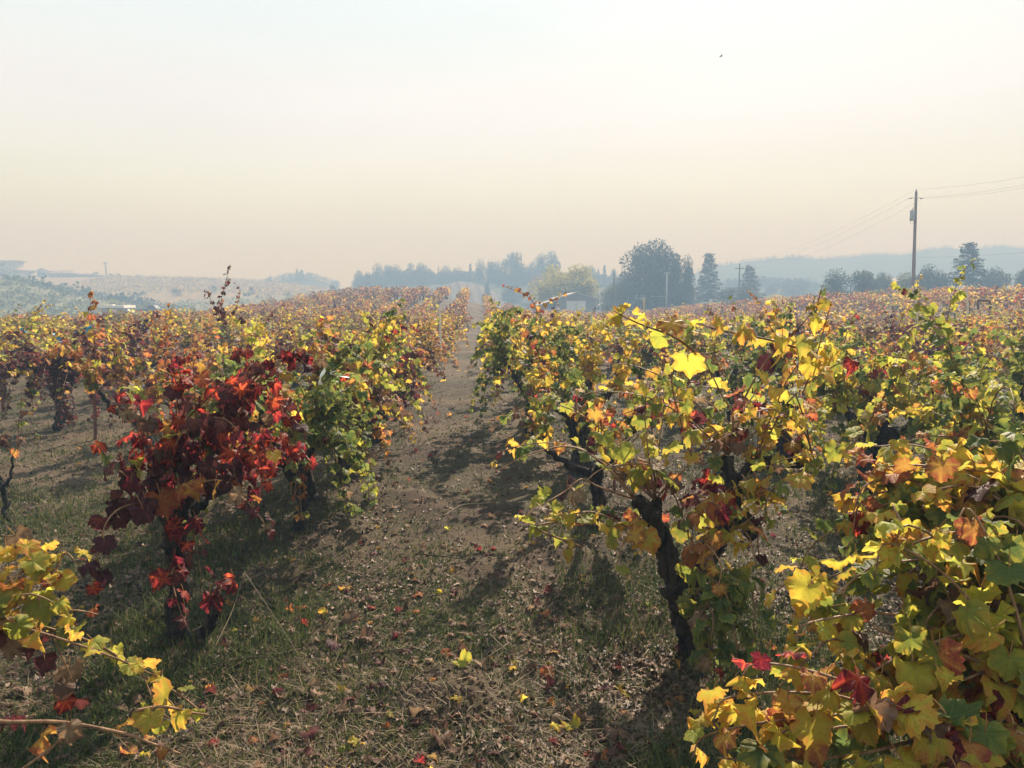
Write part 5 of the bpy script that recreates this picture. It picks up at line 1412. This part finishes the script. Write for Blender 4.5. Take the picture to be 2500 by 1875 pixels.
def gable(b, w, l, h, rise, over=.3, th=.18, x0=0):
    """roof planes of a gable whose ridge runs along y"""
    for s in (-1, 1):
        A = np.array([[x0, -l / 2 - over, h + rise], [x0 + s * (w / 2 + over), -l / 2 - over, h - rise * over / (w / 2)],
                      [x0 + s * (w / 2 + over), l / 2 + over, h - rise * over / (w / 2)], [x0, l / 2 + over, h + rise]])
        V = np.vstack([A, A + (0, 0, th)])
        b.add(V, [(0, 1, 2), (0, 2, 3), (4, 6, 5), (4, 7, 6), (0, 4, 5), (0, 5, 1), (1, 5, 6), (1, 6, 2), (2, 6, 7), (2, 7, 3)])

def seg(b, A, B, w, mat=0):
    b.tube([A, B], w, 4, mat)

# barn
bd = 116
c0 = at(1406, 754, bd); wB = 101 / F_PX * bd; eave = at(1406, 731, bd)[2]; ridge = at(1406, 717, bd)[2]
zb = -1.1; barn = empty('barn', (c0[0], bd, zb), 'grey metal barn with a white sliding door and pale gabled roof', 'barn')
h = eave - zb; rise = ridge - eave; LB = 12
b = MB(); b.box((-wB / 2, 0, 0), (wB / 2, LB, h)); V = np.array([[-wB / 2, 0, h], [wB / 2, 0, h], [0, 0, h + rise], [-wB / 2, LB, h], [wB / 2, LB, h], [0, LB, h + rise]]); b.add(V, [(0, 1, 2), (3, 5, 4)])
b.build('wall', SIDING, barn, False)
b = MB()
for k in range(26):
    x = -wB / 2 + (k + .5) * wB / 26; zt = h + rise * (1 - abs(x) / (wB / 2)) - .1
    if abs(x - .05) < 1.85: b.box((x - .03, -.04, 2.75), (x + .03, -.002, zt))
    else: b.box((x - .03, -.04, 0), (x + .03, -.002, zt))
b.build('siding_ribs', SIDING, barn, False)['kind'] = 'stuff'
b = MB(); gable(b, wB, LB, h, rise, .35); b.build('roof', ROOFM, barn, False, loc=(0, LB / 2, 0.01))
dw = 47 / F_PX * bd; dtop = at(1406, 734.5, bd)[2] - zb
dr = MB(); dr.box((-dw / 2, -.12, 0), (dw / 2, -.05, dtop)); door = dr.build('door', DOORW, barn, False)
b = MB(); b.box((-dw / 2 - .3, -.18, dtop + .02), (dw / 2 + .3, -.10, dtop + .14)); b.build('door_rail', SIDING, door, False)
b = MB(); b.box((-.03, -.15, .1), (.03, -.122, dtop - .1)); b.build('door_seam', SIDING, door, False)
b = MB()  # lean-to on the left
wl_ = 2.7
b.box((-wB / 2 - wl_, .6, 0), (-wB / 2 - .003, LB - .4, h - 1.15)); b.build('lean_to_wall', SIDING, barn, False)
A = np.array([[-wB / 2 - .01, .1, h - .12], [-wB / 2 - wl_ - .5, .1, h - 1.2], [-wB / 2 - wl_ - .5, LB, h - 1.2], [-wB / 2 - .01, LB, h - .12]])
b = MB(); V = np.vstack([A, A + (0, 0, .14)]); b.add(V, [(0, 1, 2), (0, 2, 3), (4, 6, 5), (4, 7, 6), (0, 4, 5), (0, 5, 1), (1, 5, 6), (1, 6, 2), (2, 6, 7), (2, 7, 3)]); b.build('lean_to_roof', ROOFM, barn, False)

def windows(parent, spots, y, mat=GLASS, frame=WHITEW):
    for x0, x1, z0, z1 in spots:
        b = MB(); b.box((x0, y - .06, z0), (x1, y - .005, z1)); w_ = b.build('window', frame, parent, False)
        b = MB(); b.box((x0 + .1, y - .08, z0 + .1), (x1 - .1, y - .062, z1 - .1)); b.build('pane', mat, w_, False)

def house(pxl, pxr, ytop, yeave, ybase, d, label, wall, roof, ridge_x=True, wins=3, upper=None):
    A, B = at(pxl, ybase, d), at(pxr, ybase, d); w = B[0] - A[0]; c = (A + B) / 2
    z0 = A[2] - 1.0; h = at(pxl, yeave, d)[2] - z0; rise = at(pxl, ytop, d)[2] - z0 - h; L = 7
    rt = empty('house', (c[0], d, z0), label, 'house', 'houses on the left hill crest')
    b = MB(); b.box((-w / 2, 0, 0), (w / 2, L, h)); b.build('wall', wall, rt, False)
    b = MB()
    if ridge_x:   # hipped roof seen from its long side
        o_ = .5; r0_ = w * .22
        V = [(-w / 2 - o_, -o_, h), (w / 2 + o_, -o_, h), (w / 2 + o_, L + o_, h), (-w / 2 - o_, L + o_, h), (-w / 2 + r0_, L / 2, h + rise), (w / 2 - r0_, L / 2, h + rise),
             (-w / 2 - o_, -o_, h - .15), (w / 2 + o_, -o_, h - .15), (w / 2 + o_, L + o_, h - .15), (-w / 2 - o_, L + o_, h - .15)]
        b.add(np.array(V), [(0, 1, 5), (0, 5, 4), (1, 2, 5), (2, 3, 4), (2, 4, 5), (3, 0, 4), (0, 7, 1), (0, 6, 7), (1, 7, 8), (1, 8, 2), (3, 9, 6), (3, 6, 0), (6, 9, 8), (6, 8, 7)])
        b.build('roof', roof, rt, False, loc=(0, 0, .01))
    else:
        b.add(np.array([[-w / 2, 0, h], [w / 2, 0, h], [0, 0, h + rise], [-w / 2, L, h], [w / 2, L, h], [0, L, h + rise]]), [(0, 1, 2), (3, 5, 4)])
        b.build('gable', wall, rt, False)
        b = MB(); gable(b, w, L, h, rise, .3, .15); b.build('roof', roof, rt, False, loc=(0, L / 2, .01))
    step = w / (wins + .5)
    windows(rt, [(-w / 2 + step * (k + .35), -w / 2 + step * (k + .35) + min(1.3, step * .6), h - 1.7, h - .5) for k in range(wins)], 0)
    return rt, w, h, z0
rt, w, h, z0 = house(-60, 49, 652, 659, 679, 286, 'big two storey house with wide eaves at the far left of the crest', DARKWALL, PINKROOF, True, 4)
b = MB(); b.box((-w / 2 + 1, 2, h + .05), (w / 2 - 1.6, 6, h + 3.2)); b.build('upper_wall', TAN, rt, False)
b = MB(); b.box((-w / 2 + .4, 1.3, h + 3.2), (w / 2 - .6, 6.6, h + 3.45)); b.build('upper_roof', DARKROOF, rt, False)
windows(rt, [(w / 2 - 4.6, w / 2 - 3.9, h + 1.3, h + 2.8), (w / 2 - 3.2, w / 2 - 2.6, h + 1.3, h + 2.8), (w / 2 - 8.5, w / 2 - 6, h + 1.2, h + 2.8)], 2)
house(91, 117, 655, 661, 676, 295, 'small pale gabled house partly behind rounded trees', TAN, DARKROOF, False, 2)
house(122, 178, 659, 667, 677, 288, 'long low house with a pinkish hipped roof', DARKWALL, PINKROOF, True, 4)
house(186, 228, 666, 670, 677, 290, 'low dark flat roofed house at the right end of the crest', DARKWALL, DARKROOF, True, 3)
house(2203, 2226, 680, 686, 705, 115, 'small tan house half hidden left of the tall pole', TAN, PINKROOF, False, 1)['x'] if False else house(2203, 2226, 680, 686, 705, 118, 'small tan gabled house half hidden behind the brownish tree', TAN, PINKROOF, False, 1)

# shed
sd = 112; A, B = at(250, 768, sd), at(302, 768, sd); w = B[0] - A[0]; c = (A + B) / 2; z0 = c[2] - .6
sh = empty('shed', (c[0], sd, z0), 'small blue grey shed with a bright white flat roof below the left hill', 'shed')
hh = at(275, 752, sd)[2] - z0; b = MB(); b.box((-w / 2, 0, 0), (w / 2, 3, hh)); b.build('wall', plain('blue_grey_wall', (.25, .27, .31), .7), sh, False)
b = MB(); b.box((-w / 2 - .25, -.4, hh), (w / 2 + .25, 3.4, hh + .38)); b.build('roof', WHITEW, sh, False)
b = MB(); b.box((-.9, .4, hh + .382), (-.2, 1.2, hh + .5)); b.build('roof_vent', WHITEW, sh, False)
windows(sh, [(-.4, .5, hh - 1.0, hh - .15)], 0, plain('pale_glass', (.35, .4, .45), .2)); b = MB(); b.box((.8, -.05, 0), (1.4, -.005, hh - .1)); b.build('door', DARKWALL, sh, False)
# carport frame with vehicles below it
cd = 114; A, B = at(353, 746, cd), at(392, 747, cd)
cp = empty('carport', (A[0], cd, A[2] - 1.9), 'open carport with a thin dark roof edge near the white roofed shed', 'carport')
w = B[0] - A[0]; b = MB(); b.box((0, 0, 1.85), (w, 3, 1.93)); b.build('roof', DARKROOF, cp, False)
for x in (.05, w - .1):
    for y in (.1, 2.8):
        b = MB(); b.box((x, y, 0), (x + .08, y + .08, 1.85)); b.build('post', DARKROOF, cp, False)

TYRE = plain('tyre_rubber', (.02, .02, .02), .9); CHROME = plain('grey_trim', (.4, .4, .42), .3, .6)
def car(px, py, d, wpx, body, label, name='parked_car', pickup=False, flip=1):
    c = at(px, py, d); L = wpx / F_PX * d; s = L / 4.4
    rt = empty(name, (c[0], d, c[2]), label, 'car' if not pickup else 'pickup truck', 'vehicles parked beyond the field'); rt.scale = (s * flip, s, s)
    if pickup: prof = [(-2.2, .35), (-2.2, .95), (-.35, .98), (-.2, 1.6), (.75, 1.6), (1.15, 1.05), (2.1, .95), (2.2, .6), (2.2, .35)]
    else: prof = [(-2.2, .35), (-2.2, .9), (-1.7, 1.0), (-1.2, 1.42), (.4, 1.45), (1.1, 1.0), (2.05, .85), (2.2, .6), (2.2, .35)]
    n = len(prof); b = MB(); V = np.array([(x, y, z) for y in (-.85, .85) for x, z in prof])
    cen = np.array([[0, -.85, .7], [0, .85, .7]]); V = np.vstack([V, cen]); F = []
    for i in range(n):
        j = (i + 1) % n; F += [(i, j, n + j), (i, n + j, n + i), (2 * n, j, i), (2 * n + 1, n + i, n + j)]
    b.add(V, F); b.build('body', body, rt, False)
    b = MB(); b.box((-.1, -.875, 1.05), (.7, -.855, 1.48)); b.build('window', GLASS, rt, False)
    if not pickup: b = MB(); b.box((-1.15, -.875, 1.02), (-.2, -.855, 1.36)); b.build('window', GLASS, rt, False)
    for x in (-1.4, 1.4):
        for y in (-.8, .8):
            b = MB(); b.tube([(x, y - .1, .33), (x, y + .1, .33)], .33, 12); w_ = b.build('wheel', TYRE, rt)
            b = MB(); b.tube([(x, y - .115, .33), (x, y + .115, .33)], .18, 10); b.build('rim', CHROME, w_)
WH = plain('white_car_paint', (.65, .65, .65), .3); DB = plain('dark_blue_paint', (.05, .07, .11), .3); CR = plain('cream_paint', (.6, .55, .45), .4); RD = plain('faded_red_paint', (.32, .12, .10), .5)
car(370, 768, 110, 62, DB, 'dark blue pickup truck parked under the open carport', 'parked_pickup', True)
car(309, 766, 113, 34, WH, 'small white car parked beside the white roofed shed', 'parked_car')
car(372, 762, 118, 34, RD, 'faded red van parked behind the dark blue pickup', 'parked_van')
car(1476, 756, 138, 44, CR, 'cream car parked right of the barn', 'parked_car')

# ------------------------------------------------------------------ utility poles and wires
STEEL = plain('galvanised_steel', (.30, .31, .33), .45, .3); CERAM = plain('grey_insulator', (.16, .15, .15), .3)
WIREM = plain('wire_metal', (.05, .045, .045), .9)
pd = 62
pt, pb = at(2236.8, 468, pd), at(2228.5, 723, pd)
pb = pb + (pb - pt) * .12
pole = empty('utility_pole', pb, 'tall leaning brown wooden utility pole with a grey transformer at right', 'utility pole', 'utility poles')
b = MB(); b.tube(catmull([pb - pb, (pt - pb) * .5, pt - pb], 6), np.linspace(.15, .10, 13), 12, 0, .5, .03, np.random.default_rng(3)); b.build('shaft', POLEWOOD, pole)
top = pt - pb; up = (pt - pb) / np.linalg.norm(pt - pb)
b = MB(); b.tube([top, top + (0, 0, .14)], .05, 8); b.tube([top + (0, 0, .14), top + (0, 0, .2)], .025, 8); b.build('pole_cap', CERAM, pole)
ca_ = top - up * .5
for s in (-1, 1):
    b = MB(); b.tube(catmull([ca_ + (s * .10, 0, -.05), ca_ + (s * .25, 0, .03), ca_ + (s * .40, 0, .02)], 4), .02, 6); b.build('bracket', STEEL, pole)
    b = MB(); q = ca_ + (s * .36, 0, -.02)
    for j in range(5): b.tube([q + (s * j * .045, -.0, .0), q + (s * (j * .045 + .025), 0, .004)], .058 - .004 * j, 8)
    b.tube([q, q + (s * .24, 0, .005)], .028, 6); b.build('insulator', CERAM, pole)
tz = at(2229.5, 513, pd) - pb; tz2 = at(2229.5, 539, pd) - pb
tr_ = MB(); cx_ = tz[0] - .04
tr_.tube([(cx_, 0, tz2[2]), (cx_, 0, tz2[2] + .03), (cx_, 0, tz[2] - .03), (cx_, 0, tz[2])], (.17, .185, .185, .16), 14); tr = tr_.build('transformer', STEEL, pole)
b = MB(); b.tube([(cx_, 0, tz[2]), (cx_, 0, tz[2] + .2)], (.05, .03), 8); b.build('bushing', CERAM, tr)
b = MB(); b.tube(catmull([(cx_ - .15, -.1, tz[2]), (cx_ - .26, -.1, tz[2] - .3), (cx_ - .2, -.1, tz2[2]), (cx_ - .1, -.1, tz2[2] - .25), (cx_ + .15, -.1, tz2[2] - .2)], 4), .012, 5); b.build('lead_wire', WIREM, tr)
b = MB(); b.box((cx_ + .1, -.05, tz2[2] + .15), (cx_ + .3, .05, tz2[2] + .22)); b.box((cx_ + .1, -.05, tz[2] - .2), (cx_ + .3, .05, tz[2] - .13)); b.build('mount', STEEL, tr, False)

def simple_pole(px, ytop, d, r0, r1, mat, label, arms=(), base=None, name='utility_pole'):
    t_ = at(px, ytop, d); z0 = float(terrain(t_[0], d)) - .1 if base is None else at(px, base, d)[2]
    rt = empty(name, (t_[0], d, z0), label, 'utility pole', 'utility poles'); H = t_[2] - z0
    b = MB(); b.tube([(0, 0, 0), (0, 0, H * .5), (0, 0, H)], (r0, (r0 + r1) / 2, r1), 10); b.build('shaft', mat, rt)
    for ya, w0, w1, th_, m_ in arms:
        z = at(px, ya, d)[2] - z0; a_, c_ = w0 / F_PX * d, w1 / F_PX * d
        b = MB(); b.box((a_, -r0 - .09, z - th_), (c_, -r0 - .005, z + th_)); arm = b.build('crossarm', m_, rt, False)
        for x in (a_ + .08, (a_ + c_) / 2 + .25, c_ - .08):
            b = MB(); b.tube([(x, -r0 - .05, z + th_), (x, -r0 - .05, z + th_ + .14)], (.05, .03), 6); b.build('insulator', CERAM, arm)
    return rt, H
simple_pole(1806, 645, 128, .14, .11, TREEBARK, 'dark wooden utility pole with a crossarm between the two conifers', [(656, -12, 10, .07, TREEBARK)])
simple_pole(1628.5, 665, 108, .13, .11, STEEL, 'pale grey utility pole in front of the large dark tree', [(667, -7, 7, .05, STEEL), (724, -40, 0, .03, STEEL)])
simple_pole(1499.5, 666, 114, .13, .11, TREEBARK, 'brown utility pole at the left side of the large dark tree')
simple_pole(1460.5, 714, 125, .08, .07, TREEBARK, 'short dark post at the right corner of the barn', name='wooden_post')
simple_pole(257.5, 640, 285, .32, .28, GREYWOOD, 'hazy utility pole with two crossarms on the left hill crest', [(640.5, -5, 5, .13, GREYWOOD), (643.5, -4, 5, .13, GREYWOOD)], base=678)
simple_pole(1356.5, 722, 110, .05, .05, TREEBARK, 'thin dark post before the left corner of the barn', name='wooden_post')

def wire(a, b_, sag, label, r=.0055):
    a = np.array(a); b_ = np.array(b_); t = np.linspace(0, 1, 15)[:, None]
    P = a * (1 - t) + b_ * t - np.array([0, 0, sag]) * 4 * t * (1 - t)
    m = MB(); m.tube(P - a, r, 4); o = m.build('power_line', WIREM, None, True, loc=a); tag(o, label, 'power line', 'power lines')
tp = pb + top + (0, 0, .2); li = pb + ca_ + (-.58, 0, 0); ri = pb + ca_ + (.58, 0, 0)
far_t = at(1806, 646, 128); fl = at(1797, 654, 128); fr_ = at(1814, 654, 128)
wire(tp, far_t + (0, 0, .2), 1.0, 'top wire running left from the tall leaning pole')
wire(li, fl, 1.2, 'left insulator wire running left from the tall leaning pole')
wire(ri, fr_, 1.5, 'lowest wire running left from the tall leaning pole')
wire(tp, at(2560, 422, 40), .15, 'top wire running right from the tall leaning pole')
wire(li, at(2560, 440, 40), .2, 'middle wire running right from the tall leaning pole')
wire(ri, at(2560, 447, 40), .2, 'lowest of the three wires running right from the tall leaning pole')
wire(at(2232, 628, 62), at(2560, 610, 45), .15, 'single low wire running right from the tall leaning pole')
wire(at(1500, 680, 114), at(1585, 700, 115), .8, 'pale drooping wire before the large dark tree, upper', .03)
wire(at(1500, 677, 114), at(1585, 700, 115), .5, 'pale drooping wire before the large dark tree, lower', .02)

# bird
q = at(1760, 138, 60); bird = empty('bird', q, 'small dark bird gliding high in the pale sky', 'bird')
BIRD = plain('dark_feathers', (.03, .03, .03), .7)
b = MB(); b.tube([(-.12, 0, 0), (-.05, 0, .01), (.08, 0, .015), (.15, 0, .01)], (.005, .03, .03, .008), 8); b.build('body', BIRD, bird)
for s in (-1, 1):
    b = MB(); V = np.array([(.06, s * .02, .02), (-.04, s * .02, .02), (.05, s * .2, .09), (-.03, s * .2, .09), (-.04, s * .42, .03)], float); V2 = V - (0, 0, .008)
    b.add(np.vstack([V, V2]), [(0, 1, 3), (0, 3, 2), (2, 3, 4), (5, 8, 6), (5, 7, 8), (7, 9, 8), (0, 2, 7), (0, 7, 5), (2, 4, 9), (2, 9, 7), (1, 6, 8), (1, 8, 3), (3, 8, 9), (3, 9, 4)]); b.build('wing', BIRD, bird)

# ------------------------------------------------------------------ haze
hb = MB(); hb.box((-490, -14.5, -3.2), (490, 384, 33.5))
hz = hb.build('haze', [], None, False)
hm = bpy.data.materials.new('smoke_haze'); hm.use_nodes = True; hn = hm.node_tree.nodes; hn.clear()
ho = hn.new('ShaderNodeOutputMaterial'); pv = hn.new('ShaderNodeVolumePrincipled')
pv.inputs['Color'].default_value = (*HAZE_COLOR, 1); pv.inputs['Density'].default_value = HAZE_DENSITY; pv.inputs['Anisotropy'].default_value = 0.06
pv.inputs['Absorption Color'].default_value = (*HAZE_ABSORB, 1)
hm.node_tree.links.new(pv.outputs[0], ho.inputs['Volume'])
hz.data.materials.clear(); hz.data.materials.append(hm)
tag(hz, 'thin blue grey wildfire smoke over the whole valley', 'haze', kind='stuff')
